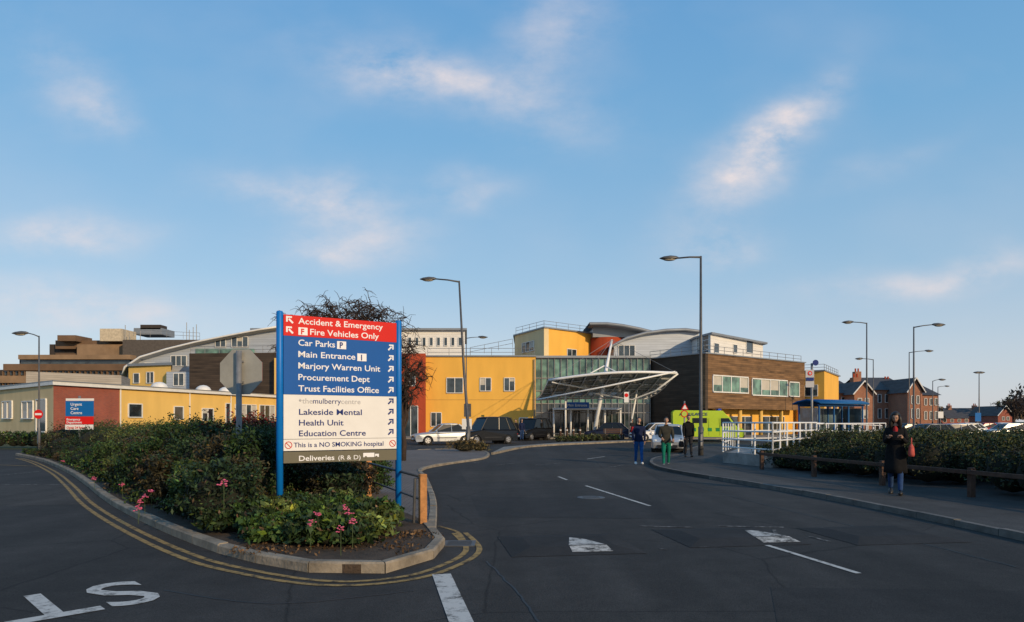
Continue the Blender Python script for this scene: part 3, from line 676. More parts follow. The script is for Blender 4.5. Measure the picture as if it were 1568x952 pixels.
pr('upper_yellow_coping',roofg,[(a.x-.2,a.y-.2),(b.x,b.y-.3),(c.x+.2,c.y-.2),(c.x,c.y+9),(a.x,a.y+9)],ZZ(500,84),ZZ(502,84)); window(o,a,b,800,524,818,538,3); window(o,b,c,868,535,882,546,2)
rail(o,[(*P(790,91)[:2],ZZ(500,84)),(*P(833,84.5)[:2],ZZ(500,84)),(*P(905,90)[:2],ZZ(500,84))],.8,m=galv)
rail(o,[(*P(720,80)[:2],ZZ(545,80)),(*P(785,80)[:2],ZZ(545,80)+1.0)],1.0,m=wpaint)
t=o.part('stair_drum',redw,True); q=P(930,90); t.tube([(q.x,q.y,0),(q.x,q.y,ZZ(516,88))],2.3,20)
def vault(prof,Y,dep,m,part,th=.35):
    t=o.part(part,m,True); a=[P(px,Y,ZZ(py,Y)) for px,py in prof]; n=len(a)
    t.add([tuple(p) for p in a]+[(p.x,p.y+dep,p.z) for p in a]+[(p.x,p.y,p.z-th) for p in a]+[(p.x,p.y+dep,p.z-th) for p in a],
     [(i,i+1,n+i+1,n+i) for i in range(n-1)]+[(2*n+i,2*n+i+1,i+1,i) for i in range(n-1)]+[(3*n+i,3*n+i+1,2*n+i+1,2*n+i) for i in range(n-1)])
vault([(903,493),(930,493),(955,496),(980,501),(1004,507)],86,10,roofg,'drum_roof')
arcwall('drum_fascia_wall',roofg,[(908,497),(930,497),(955,500),(980,505),(1002,511)],88,6,ZZ(516,88))
arcwall('barrel_wall',clad,[(940,527),(960,518),(990,510),(1020,506),(1050,505),(1070,508)],84,14,0)
vault([(936,528),(960,515),(990,507),(1020,503),(1050,502),(1073,505)],83.3,16,roofg,'barrel_roof')
window(o,P(940,84),P(1070,84),947,529,972,550,3)
a,b,c=P(1066,82),P(1088,78),P(1168,88)
pr('white_penthouse_wall',cladw,[a,b,c,(c.x,c.y+6),(a.x,a.y+9)],ZZ(512,78)); pr('white_penthouse_roof',roofg,[(a.x-.3,a.y),(b.x,b.y-.5),(c.x+.5,c.y-.3),(c.x,c.y+7),(a.x,a.y+10)],ZZ(509,78),ZZ(512,78))
window(o,a,b,1068,514,1086,545,2,4,frame=lampm)
for q in ((1093,526,1100,540,1),(1142,523,1152,540,1),(1122,528,1128,540,1)): window(o,b,c,*q)
# timber pavilion
K=P(1080,69);Lw=P(992,75.6);Rw=P(1232,80.5); zt=ZZ(541,69)
zs=ZZ(625,69)
o.part('timber_left_wall',timd).slab(Lw,K,-.4,.4,0.12,zt);  # same timber as the front; its shade is put into the darker colour
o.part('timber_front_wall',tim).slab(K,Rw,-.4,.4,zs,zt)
pr('pavilion_core',roofg,[(K.x,K.y+.6),(Rw.x-.3,Rw.y+.5),(Rw.x-6,Rw.y+8),(Lw.x+.4,Lw.y+6),(Lw.x+.5,Lw.y+.3)],zt-.12,zs)
pr('undercroft_wall',yel,[(K.x+1.8,K.y+3.6),(Rw.x-.3,Rw.y+2.2),(Rw.x-6,Rw.y+8),(Lw.x+.4,Lw.y+6)],zs,0)
pr('roof_coping',roofg,[(K.x,K.y-.15),(Rw.x+.15,Rw.y-.1),(Rw.x-6,Rw.y+8),(Lw.x+.3,Lw.y+6),(Lw.x-.15,Lw.y-.1)],zt+.12,zt)
for q in ((1091,577,1145,600,4),(1151,582,1205,605,4),(1208,586,1223,606,1)): window(o,K,Rw,*q,glass=glsg,fw=.12)
t=o.part('undercroft_columns',yel2,True)
for px in (1108,1140,1172,1203): q=hit(K,Rw,px); t.tube([(q.x-.3,q.y+.6,.1),(q.x-.3,q.y+.6,zs)],.22,12)
U1,U2=(K.x+1.8,K.y+3.6),(Rw.x-.3,Rw.y+2.2)
for q in ((1118,638,1150,668,3),(1165,638,1200,668,3)): window(o,U1,U2,*q,door=True)
rail(o,[(Lw.x+.3,Lw.y+.3,zt+.12),(K.x,K.y+.3,zt+.12),(Rw.x-.3,Rw.y+.3,zt+.12)],.75,m=galv,sp=1.7)
a,b,c=P(1222,82),P(1262,80),P(1284,90)
pr('end_block_wall',yel,[a,b,c,(c.x-2,c.y+8),(a.x,a.y+9)],ZZ(568,80)); window(o,b,c,1264,615,1272,640,1); window(o,b,c,1276,618,1281,640,1)
window(o,a,b,1232,590,1252,606,2); pr('end_block_coping',roofg,[(a.x-.1,a.y-.2),(b.x,b.y-.2),(c.x+.2,c.y-.1),(c.x-2,c.y+8),(a.x,a.y+9)],ZZ(566,80),ZZ(568,80))
rail(o,[(*P(1224,82)[:2],ZZ(566,80)),(*P(1262,80.4)[:2],ZZ(566,80)),(*P(1283,90)[:2],ZZ(566,80))],.7,m=galv,sp=1.7)
# glazed entrance hall
a,b=P(820,75),P(995,75); z1=ZZ(549,75)
o.part('atrium_glass',glsg).slab(a,b,-.05,.05,3.6,z1); o.part('atrium_lower_glass',gls).slab(a,b,-.05,.05,.12,3.6)
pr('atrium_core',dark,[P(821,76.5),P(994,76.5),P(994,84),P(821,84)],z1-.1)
f=o.part('atrium_mullions',galv)
for i in range(19): q=a.lerp(b,i/18); f.box((q.x,q.y-.12,(z1+.12)/2),(.06,.14,z1-.12))
for z in (.3,2.6,3.6,5.0,6.4,z1): f.slab(a,b,.03,.1,z-.05,z+.05)
pr('atrium_roof',roofg,[P(818,74.6),P(997,74.6),P(997,85),P(818,85)],z1+.3,z1+.06)
a,b=P(846,70),P(952,70); pr('entrance_lobby_roof',wpaint,[a,b,P(952,74.8),P(846,74.8)],3.05,2.85)
t=o.part('entrance_columns',wpaint,True)
for px in (848,874,900,926,950): q=P(px,70.3); t.tube([(q.x,q.y,.12),(q.x,q.y,2.85)],.1,10)
o.part('entrance_sign_board',mat('nhs_blue',(.008,.09,.32),.45,.04,2)).box((*P(884,69.8)[:2],3.3),(2.4,.08,.62))
tx=text('Main Entrance',.36,fascia,2.0,off=.008); tx.location=V((P(884,69.7).x-1.0,69.74,3.18))-V(o.loc); tx.rotation_euler=(math.pi/2,0,0); o.extra.append(tx)
main=o.done()
# canopy
o=Obj('entrance_canopy',P(912,62),world=True); t=o.part('steel_tubes',wpaint,True); cb_=o.part('tie_rods',galv); g=o.part('glass_panels',glassmat('canopy_glass',(.12,.16,.15),.15))
def FPv(px,py,Y): return P(px,Y,ZZ(py,Y))
mt=FPv(937,520,63.5); mb=P(908,62.5,.1); t.tube([mb,mb.lerp(mt,.5),mt],[.16,.2,.09],10)
nR=10; fr=[];bk=[]
for i in range(nR+1):
    s=i/nR; px=840+196*s; Yf=59.5-1.2*math.sin(s*3.1); fr.append(P(px,Yf,ZZ(582-11*s,59.5)+.25*math.sin(math.pi*s)))
    px2=820+172*s; bk.append(P(px2,69,ZZ(612-2*s,69)+.1*math.sin(math.pi*s)))
t.tube(fr,.12,8); t.tube(bk,.10,8)
arcs=[]
for i in range(nR+1):
    pts=[]
    for k in range(7):
        s=k/6; p=fr[i].lerp(bk[i],s); p.z+=-.35*math.sin(math.pi*s); pts.append(p)
    arcs.append(pts); t.tube(pts,.055,6)
for k in range(1,6): t.tube([arcs[i][k]+V((0,0,.06)) for i in range(nR+1)],.03,5)
for i in range(nR):
    for k in range(6):
        a,b,c,d=arcs[i][k],arcs[i+1][k],arcs[i+1][k+1],arcs[i][k+1]
        q=[x+V((0,0,.12)) for x in(a,b,c,d)]; q2=[x+V((0,0,.135)) for x in(a,b,c,d)]
        g.add(q+q2,[(3,2,1,0),(4,5,6,7)])
for i in (0,3,7,10): cb_.tube([mt,fr[i]],.018,5)
for i in (2,8): cb_.tube([mt,bk[i]],.018,5)
for (i,px) in ((2,866),(5,912),(8,962)): t.tube([P(px,64,.1),arcs[i][3]],.09,8)
t.tube([FPv(822,612,60),FPv(925,592,58.6),FPv(1034,569,58)],.075,6); t.tube([FPv(1038,572,59.5),FPv(1004,598,60.5),FPv(968,612,62),FPv(908,602,62.5)],.08,6); t.tube([FPv(845,585,59.5),FPv(908,596,62.5)],.08,6)
t.tube([FPv(925,560,62.7),FPv(985,590,62)],.06,6); t.tube([FPv(925,560,62.7),FPv(870,590,62)],.06,6)
o.done()
# right-hand brick buildings
def house(name,px0,px1,Y,eave,ridge,m,rm,dep=10,axis='x',wins=(),skew=0,chim=()):
    a=P(px0,Y);b=P(px1,Y+skew); ze=ZZ(eave,Y);zr=ZZ(ridge,Y); o=Obj(name,a,world=True); dv=(b-a); dv.z=0; n=V((-dv.y,dv.x,0)).normalized()*dep
    c=b+n;d=a+n; w_=o.part('walls',m); w_.prism([a,b,c,d],0,ze); r=o.part('roof',rm)
    u=dv.normalized()*.35; nn=n.normalized()*.35
    if axis=='x':
        m1=(a+d)/2;m2=(b+c)/2
        w_.add([(a.x,a.y,ze),(d.x,d.y,ze),(m1.x,m1.y,zr-.15)],[(0,2,1)]); w_.add([(b.x,b.y,ze),(c.x,c.y,ze),(m2.x,m2.y,zr-.15)],[(0,1,2)])
        A=a-u-nn;B=b+u-nn;C=c+u+nn;D=d-u+nn;M1=m1-u;M2=m2+u
        r.add([(A.x,A.y,ze-.1),(B.x,B.y,ze-.1),(M2.x,M2.y,zr),(M1.x,M1.y,zr),(C.x,C.y,ze-.1),(D.x,D.y,ze-.1)],[(0,1,2,3),(3,2,4,5)])
    else:
        m1=(a+b)/2;m2=(c+d)/2
        w_.add([(a.x,a.y,ze),(b.x,b.y,ze),(m1.x,m1.y,zr-.15)],[(0,1,2)])
        A=a-u-nn;B=b+u-nn;C=c+u+nn;D=d-u+nn;M1=m1-nn;M2=m2+nn
        r.add([(A.x,A.y,ze-.1),(M1.x,M1.y,zr),(M2.x,M2.y,zr),(D.x,D.y,ze-.1),(B.x,B.y,ze-.1),(C.x,C.y,ze-.1)],[(0,1,2,3),(1,4,5,2)])
        bb=o.part('bargeboards',fascia); bb.tube([(A.x,A.y-.05,ze-.1),(M1.x,M1.y-.05,zr)],.1,4); bb.tube([(B.x,B.y-.05,ze-.1),(M1.x,M1.y-.05,zr)],.1,4)
    for q in wins: window(o,a,b,*q)
    for (px,tp) in chim:
        k=hit(a,b,px); ch=o.part('chimneys',brick2); ch.box((k.x+n.x*.45,k.y+n.y*.45,(ze+ZZ(tp,Y))/2),(1.1,1.1,ZZ(tp,Y)-ze+.02)); pt=o.part('chimney_pots',redw)
        for e in(-.25,.25): pt.tube([(k.x+n.x*.45+e,k.y+n.y*.45,ZZ(tp,Y)),(k.x+n.x*.45+e,k.y+n.y*.45,ZZ(tp,Y)+.6)],.14,6)
    o.done()
house('brick_house',1284,1312,100,601,579,brick2,slate,12,'x',[(1288,608,1294,618,1),(1300,608,1306,618,1),(1288,628,1294,640,1),(1300,628,1306,640,1)])
house('brick_house',1308,1336,97,603,583,brick2,slate,10,'y',[(1313,610,1319,620,1),(1324,610,1330,620,1),(1316,628,1328,640,2)],chim=[(1334,575)])
house('victorian_hospital_block',1338,1392,118,596,574,brick2,slate,14,'x',[(1344+i*11,604,1349+i*11,616,1) for i in range(5)]+[(1344+i*11,626,1349+i*11,640,1) for i in range(5)],chim=[(1340,565),(1388,578)])
house('victorian_hospital_block',1390,1412,112,600,578,brick2,slate,18,'y',[(1395,606,1399,618,1),(1403,606,1407,618,1),(1395,626,1399,640,1),(1403,626,1407,640,1)])
house('victorian_hospital_block',1411,1437,119,604,584,brick2,slate,13,'x',[(1415+i*8,610,1419+i*8,620,1) for i in range(3)]+[(1415+i*8,630,1419+i*8,642,1) for i in range(3)],chim=[(1434,586)])
house('brick_terrace',1437,1536,210,640,624,brick,slate,12,'x',[(1444+i*11,641.5,1449+i*11,646,1) for i in range(8)],chim=[(1470,620),(1510,620)])
house('brick_terrace',1528,1550,190,636,621,brick,slate,12,'y',[(1534,638,1538,643,1),(1541,638,1545,643,1)])
# ------------------------------------------------------------ street lamps
def lamp(px,Y,ytop,heads,r=.085,z0=.0,lean=0.,name='street_lamp',flat=False):
    q=P(px,Y,z0); hh=ZZ(ytop,Y)-z0; o=Obj(name,q); c=o.part('column',lampm,True)
    c.tube([(0,0,0),(0,0,1.3),(0,0,1.32),(lean*.5,0,hh*.5),(lean,0,hh)],[r*1.25,r*1.25,r*.85,r*.72,r*.5],12)
    for (dpx,yh) in heads:
        dx=dpx/F*Y; sgn=1 if dx>0 else -1; zh=ZZ(yh,Y)-z0; Lh=.86
        ar=o.part('bracket_arm',lampm,True); ar.tube([(lean,0,hh-.05),(lean+(dx-sgn*Lh)*.5,0,(hh+zh)/2-.0),(lean+dx-sgn*Lh,0,zh)],[r*.5,r*.42,r*.38],8)
        ln=o.part('lantern',lant,True); x0=lean+dx-sgn*Lh
        rings=[]
        for s,wy,zt_,zb in ((0,.05,.05,-.03),(.15,.1,.10,-.06),(.45,.16,.12,-.10),(.8,.15,.07,-.08),(1,.06,.0,-.03)):
            x=x0+sgn*s*Lh; rr=[(x,wy*math.cos(a)*1.0,zh+(zt_ if math.sin(a)>0 else -zb)*math.sin(a)) for a in [2*math.pi*k/12*sgn for k in range(12)]]; rings.append(rr)
        ln.loft(rings)
        o.part('lens',lens,True).ball((x0+sgn*.5*Lh,0,zh-.06),(.29,.12,.075))
    o.part('access_door',galv).box((0,-r*1.24,.7),(.08,.02,.5))
    o.done()
lamp(1073,31,392,[(-63,395)],.095,.1)
lamp(717,36,430,[(-60,427)],.095,.07,lean=-.48)
lamp(60,36.7,514,[(-41,510)],.065)
lamp(714,60,517,[(33,516)],.07)
lamp(1327,50,494,[(-38,493)],.08)
lamp(1399,45,500,[(48,497)],.08)
lamp(1337,72,550,[(-28,549)],.08); lamp(1392,68,539,[(37,537)],.08); lamp(1428,80,583,[(20,581)],.08); lamp(1499,75,570,[(-9,570),(9,570)],.08); lamp(1436,110,592,[(18,591)],.09)
# ------------------------------------------------------------ main sign
def sg(n,c): return mat(n,c,.5,.05,2,spec=.12)
blue=sg('sign_blue',(.003,.085,.33)); red=sg('sign_red',(.58,.014,.012)); wsg=mat('sign_white',(.68,.67,.65),.5,.05,2,spec=.2); taupe=sg('sign_taupe',(.13,.12,.085))
postb=mat('sign_post_blue',(.004,.15,.50),.4,.08,3,spec=.25); navy=sg('sign_navy_text',(.01,.03,.16)); white_t=sg('sign_white_text',(.74,.74,.76)); grey_t=sg('sign_grey_text',(.4,.4,.42))
SL=V((-3.60,10.58,0)); SR=V((-1.93,11.6,0)); sw_=(SR-SL).length; sa=math.atan2(SR.y-SL.y,SR.x-SL.x)
o=Obj('hospital_direction_sign',SL,sa)
pt=o.part('posts',postb,True)
for x in(0,sw_): pt.tube([(x,0,-.1),(x,0,3.34),(x,0,3.36)],[.052,.052,.042],20)
def panel(n,m,z0,z1,x0=.05,x1=sw_-.05,th=.07): o.part(n,m).box(((x0+x1)/2,0,(z0+z1)/2),(x1-x0,th,z1-z0))
panel('red_panel',red,2.985,3.31); panel('blue_panel',blue,2.07,2.982); panel('white_panel',wsg,1.375,2.067); panel('no_smoking_panel',wsg,1.19,1.368); panel('deliveries_panel',taupe,1.0,1.175)
def sx(px): return (hit(SL,SR,px)-V(SL[:2])).length
def ln(s,px0,px1,z,m,size=.135,off=.0015):
    x0=sx(px0); t=text(s,size,m,sx(px1)-x0,off=off); t.rotation_euler=(math.pi/2,0,0); t.location=(x0,-.0375,z-.045); o.extra.append(t)
ln('Accident & Emergency',456,585,3.225,white_t); ln('Fire Vehicles Only',474,579,3.065,white_t)
ln('Car Parks',456,512,2.885,white_t); ln('Main Entrance',456,543,2.705,white_t); ln('Marjory Warren Unit',456,581,2.525,white_t); ln('Procurement Dept',456,565,2.345,white_t); ln('Trust Facilities Office',456,579,2.168,white_t)
ln('the',462,478,1.978,grey_t,.12,0); ln('mulberry',478.5,521,1.978,navy,.12,0); ln('centre',521.5,551,1.978,grey_t,.12,0)
ln('Lakeside Mental',457,553,1.80,navy,.13); ln('Health Unit',457,525,1.63,navy,.13); ln('Education Centre',457,559,1.462,navy,.13)
ln('This is a NO SMOKING hospital',449,586,1.29,navy,.105,.001); ln('Deliveries',457,511,1.075,white_t,.115); ln('(R & D)',517,551,1.075,white_t,.10,0)
def arrow(x,z,s,m,left=False):
    t=o.part('arrows_'+m.name,m); k=-1 if left else 1
    def pl(pts): 
        a=[(x+k*p[0]*s,-.039,z+p[1]*s) for p in pts]; n=len(a); b=[(q[0],-.036,q[2]) for q in a]
        f=[tuple(range(n)),tuple(range(n,2*n))[::-1]]+[((i+1)%n,i,n+i,n+(i+1)%n) for i in range(n)]
        if left: f=[g_[::-1] for g_ in f]
        t.add(a+b,f)
    pl([(-.5,-.32),(-.32,-.5),(.22,.04),(.04,.22)]); pl([(-.28,.5),(.5,.5),(.5,-.28),(.27,-.28),(.27,.27),(-.28,.27)])
for z in(3.23,3.07): arrow(sx(443),z,.115,white_t,True)
for z in(2.89,2.71,2.53,2.35,2.175): arrow(sx(597),z,.105,white_t)
for z in(1.985,1.81,1.64,1.47): arrow(sx(597),z,.105,navy)
def flat(n,m,px0,px1,z0,z1,y=-.0385): 
    a,b=sx(px0),sx(px1); o.part(n,m).box(((a+b)/2,y,(z0+z1)/2),(b-a,.004,z1-z0))
flat('icon_tile',white_t,515,529,2.82,2.945); flat('icon_tile',white_t,546,560,2.64,2.765)
t=text('P',.13,navy,.055,off=.004); t.rotation_euler=(math.pi/2,0,0); t.location=(sx(519),-.042,2.838); o.extra.append(t)
t=text('i',.13,navy,.02,off=.006); t.rotation_euler=(math.pi/2,0,0); t.location=(sx(551.5),-.042,2.658); o.extra.append(t)
flat('icon_tile',white_t,456,470,3.005,3.125); t=text('F',.12,red,.05,off=.004); t.rotation_euler=(math.pi/2,0,0); t.location=(sx(460),-.042,3.02); o.extra.append(t)
flat('lorry_icon',white_t,555,572,1.06,1.13); flat('lorry_icon',white_t,573,579,1.06,1.11); t=o.part('lorry_icon_wheels',taupe)
for px in (559,575): t.tube([(sx(px),-.041,1.06),(sx(px),-.043,1.06)],.02,10)
t=o.part('no_smoking_rings',red)
for px in (441,600):
    c=sx(px); t.tube([(c+.052*math.cos(a),-.037,1.28+.052*math.sin(a)) for a in [2*math.pi*k/24 for k in range(25)]],.006,5); t.tube([(c-.036,-.037,1.316),(c+.036,-.037,1.244)],.006,5)
t=o.part('leaf_logo',grey_t,True); t.ball((sx(459),-.037,1.98),(.02,.003,.02))
o.done()
# ------------------------------------------------------------ stop sign seen from behind
q=G(366,768,.1); o=Obj('stop_sign',(q.x,q.y,0),math.radians(-8)); Y=q.y
o.part('post',galv,True).tube([(0,0,-.1),(0,0,ZZ(537,Y))],.055,14)
t=o.part('octagon_plate',mat('sign_back_grey',(.33,.32,.28),.6,.15,3,metal=.2)); zc=ZZ(569,Y); R_=.47
oc=[(R_*math.cos(math.pi/8+k*math.pi/4),R_*math.sin(math.pi/8+k*math.pi/4)+zc) for k in range(8)]
t.add([(x,.07,z) for x,z in oc]+[(x,.085,z) for x,z in oc],[tuple(range(8)),tuple(range(8,16))[::-1]]+[((i+1)%8,i,8+i,8+(i+1)%8) for i in range(8)])
t=o.part('red_face',red); t.add([(x,.089,z) for x,z in oc],[tuple(range(8))[::-1]])
t=o.part('clamps',galv)
for dz in(-.2,.2): t.box((0,.055,zc+dz),(.14,.03,.035))
o.done()
# ------------------------------------------------------------ barrier by the sign
o=Obj('timber_post_railing',(-1.36,10.4,0),world=True); t=o.part('posts',wood)
pp=[(-1.36,10.4),(-2.92,13.9),(-4.1,16.1),(-6.2,20.4)]
for (x,y) in pp: t.box((x,y,.42),(.11,.11,.86),.4)
t=o.part('rails',lampm,True)
t.tube([(x,y,.80) for x,y in pp],.024,8); t.tube([(pp[0][0],pp[0][1],.80),(pp[0][0]-.12,pp[0][1]+.02,.78),(pp[0][0]-.14,pp[0][1]+.02,.1)],.022,8)
t.tube([(x,y,.45) for x,y in pp],.018,8); o.done(bevel=.01)
o=Obj('timber_knee_rail',(8.4,19.2,0),world=True); pp=[(8.05,22),(8.45,19.1),(8.95,16.5),(9.42,14.0),(9.8,11.3),(10.1,8.6)]
t=o.part('posts',woodd)
for (x,y) in pp: t.box((x,y,.35),(.11,.11,.70),.15)
t=o.part('rail',woodd)
for a,b in zip(pp,pp[1:]):
    d=V(b)-V(a); c=(V(a)+V(b))/2; t.box((c.x-.08,c.y,.61),(.05,d.length-.01,.09),math.atan2(d.y,d.x)-math.pi/2)
o.done(bevel=.01)
# white railing enclosure
o=Obj('white_metal_railing',P(1107,25.7),world=True)
wl=[(P(1107,25.7).x,25.7),(P(1183,22.8).x,22.8),(P(1250,28).x,28),(P(1356,37).x,37)]
t=o.part('concrete_base',mat('pale_concrete',(.24,.23,.215),.85,.4,2,bump=.3))
for a,b in zip(wl[:2],wl[1:3]):
    t.slab(a,b,-.25,.25,0,.5)
rail(o,[(*p,.5) for p in wl[:3]],1.1,m=wpaint,r=.028,levels=(1,.72,.45,.18),sp=.95,rp=.032)
rail(o,[(wl[2][0],wl[2][1],.1),(wl[3][0],wl[3][1],.1)],1.45,m=wpaint,r=.026,levels=(1,.75,.5,.25),sp=1.3,rp=.03)
rail(o,[(P(1107,25.7).x,25.7,.5),(P(1125,31).x,31,.5),(P(1225,33).x,33,.5),(P(1350,41).x,41,.3)],1.1,m=wpaint,r=.024,levels=(1,.66,.33),sp=1.2)
t=o.part('ramp',MATS['pale_concrete']); t.prism([(P(1112,26.4).x,26.2),(P(1183,23.6).x,23.6),(P(1245,28.3).x,28.3),(P(1128,31).x,30.6)],.0,.46)
o.done()
o=Obj('brick_wall',P(1255,30),world=True); o.part('wall',brickmat('buff_brick',(.5,.36,.25),(.42,.28,.19),(.4,.34,.28))).slab(P(1250,29),P(1345,38),-.3,.25,0,.8); o.done()
# bus shelter
q=P(1272,39); o=Obj('bus_shelter',q,math.radians(24)); bl=mat('shelter_blue',(.012,.09,.24),.5,.1,3,spec=.2); t=o.part('frame',bl)
for x in(-1.7,-.57,.57,1.7):
    for y in(-.7,.7): t.box((x,y,1.3),(.07,.07,2.6))
t.box((0,-.7,2.55),(3.5,.1,.1)); t.box((0,.7,2.55),(3.5,.1,.1))
for x in (-1.7,1.7): t.box((x,0,.35),(.05,1.3,.06))
r=o.part('roof',bl,True); prf=[(-1.0,2.68),(-.65,2.80),(0,2.90),(.65,2.80),(1.0,2.68)]; e=1.9
r.add([(-e,y,z) for y,z in prf]+[(e,y,z) for y,z in prf]+[(-e,y,z-.08) for y,z in prf]+[(e,y,z-.08) for y,z in prf],[(i,5+i,6+i,i+1) for i in range(4)]+[(11+i,16+i,15+i,10+i) for i in range(4)]+[(0,10,15,5),(4,9,19,14)]+[(i,i+1,11+i,10+i) for i in range(4)]+[(5+i,15+i,16+i,6+i) for i in range(4)])
g=o.part('glass',glassmat('shelter_glass',(.1,.15,.18),.08)); g.box((0,.72,1.35),(3.3,.02,2.1)); g.box((-1.72,0,1.35),(.02,1.2,2.1)); g.box((1.72,0,1.35),(.02,1.2,2.1))
o.part('bench',galv).box((0,.35,.5),(2.6,.3,.06)); o.part('bench_legs',galv).box((-1.1,.35,.25),(.06,.25,.45)); o.done()
# ------------------------------------------------------------ small signs
def signpost(name,px,Y,top,parts,z0=.1,r=.038,rz=0.):
    o=Obj(name,P(px,Y,z0),rz); o.part('post',galv,True).tube([(0,0,0),(0,0,ZZ(top,Y)-z0)],r,10)
    k=Y/F
    for i,(kind,m,dx,y0,y1,wd) in enumerate(parts):
        za,zb=ZZ(y1,Y)-z0,ZZ(y0,Y)-z0; c=(za+zb)/2; t=o.part(kind+'_%d'%i,m); yy=-r-.012-.014*i
        if kind=='panel': t.box((dx*k,yy,c),(wd*k,.012,zb-za))
        elif kind=='roundel': t.tube([(dx*k,yy+.006,c),(dx*k,yy-.006,c)],(zb-za)/2,24)
        elif kind=='triangle':
            h=(zb-za); a=[(dx*k-h*.57,za),(dx*k+h*.57,za),(dx*k,zb)]; t.add([(x,yy-.006,z) for x,z in a]+[(x,yy+.006,z) for x,z in a],[(0,1,2),(5,4,3),(1,0,3,4),(2,1,4,5),(0,2,5,3)])
    return o
greyp=sg('sign_pale_grey',(.42,.42,.44))
signpost('bus_stop_sign',1243,31,556,[('panel',greyp,-4,566,593,13),('roundel',red,-4,568,575,0),('roundel',greyp,-4,569.6,573.4,0),('panel',navy,-4,578,583,11),('roundel',navy,4,551,560,0)],r=.05).done()
signpost('bus_stop_sign',963,56,598,[('panel',wsg,-4,600,616,7),('roundel',red,-4,602,608,0)]).done()
signpost('road_warning_sign',1048,32,614,[('triangle',red,0,617,627,0),('triangle',wsg,0,619.5,626,0),('roundel',red,-1,628,639,0),('roundel',sg('sign_lime',(.4,.5,.08)),-1,629.5,637.5,0)]).done()
signpost('no_entry_sign',60,36.3,626,[('roundel',red,0,627,641,0),('panel',wsg,0,632.5,635.5,10)],z0=0).done()
mb_=sg('sign_mid_blue',(.008,.12,.36))
s=signpost('urgent_care_sign',122,28.9,606,[('panel',wsg,2,610,613.5,43),('panel',mb_,2,614,637,43),('panel',red,2,638,649.5,43),('panel',wsg,2,650,657.5,43)],z0=0.1,r=.05)
def st(s_,t,px,py,size,m,Y,cx,w_=None): 
    x=text(t,size,m,w_,off=.002); x.rotation_euler=(math.pi/2,0,0); x.location=((px-cx)/F*Y,-.125,ZZ(py,Y)-.1); s_.extra.append(x)
for k,tt in enumerate(('Urgent','Care','Centre')): st(s,tt,111,621+k*6.5,.17,white_t,28.9,122)
st(s,'Emergency',105,643.5,.13,white_t,28.9,122); st(s,'Department',105,648,.13,white_t,28.9,122); st(s,'Open 24 hours',105,656,.13,red,28.9,122,.85)
s.done()
signpost('parking_sign',716,38,617,[('panel',lampm,0,618,638,11),('panel',wsg,-1,641,657,15)],z0=.07).done()
signpost('car_park_sign',1497,72,630,[('panel',mb_,0,632,645,9)],z0=0).done()
signpost('road_sign',1440,85,628,[('panel',wsg,0,630,640,8)],z0=0).done()
for px in (858,868,878,888,986,1000):
    q=P(px,60.5 if px<900 else 57,.1); o=Obj('bollard',q); o.part('post',woodd,True).tube([(0,0,0),(0,0,.9),(0,0,1.0)],[.1,.1,.05],10); o.part('band',wsg,True).tube([(0,0,.72),(0,0,.82)],.103,10); o.done()
o=Obj('bench',P(940,58.5,.12),.2); t=o.part('slats',woodd)
for k in range(4): t.box((0,-.15+.11*k,.45),(1.7,.09,.04))
for k in range(3): t.box((0,.27,.6+.13*k),(1.7,.03,.09))
t=o.part('legs',lampm)
for x in(-.7,.7): t.box((x,0,.22),(.06,.4,.44)); t.box((x,.25,.65),(.06,.05,.5))
o.done()
# ------------------------------------------------------------ vehicles
def paint(name,c,metal=.0): 
    return mat('car_paint_'+name,c,.3,.03,1,metal=metal,spec=.4)
cglass=mat('car_glass',(.010,.012,.014),.12,.1,2,spec=.35)
def wheels(o,xs,W,r):
    t=o.part('tyres',tyre,True); h=o.part('wheel_rims',rim); hub=o.part('wheel_arches',dark)
    for x in xs:
        hub.box((x,0,r+.02),(2*r+.0,W*.9,2*r-.05))
        for s in(-1,1):
            y=s*(W/2-.10); t.tube([(x,y-.1,r),(x,y-.085,r),(x,y+.085,r),(x,y+.1,r)],[r*.9,r,r,r*.9],20)
            h.tube([(x,y+s*.095,r),(x,y+s*.108,r)],[r*.66,r*.6],10); 
            for k in range(5):
                a=2*math.pi*k/5; hub.box((x+math.cos(a)*r*.38,y+s*.108,r+math.sin(a)*r*.38),(.08,.01,.05),0,0,-a)
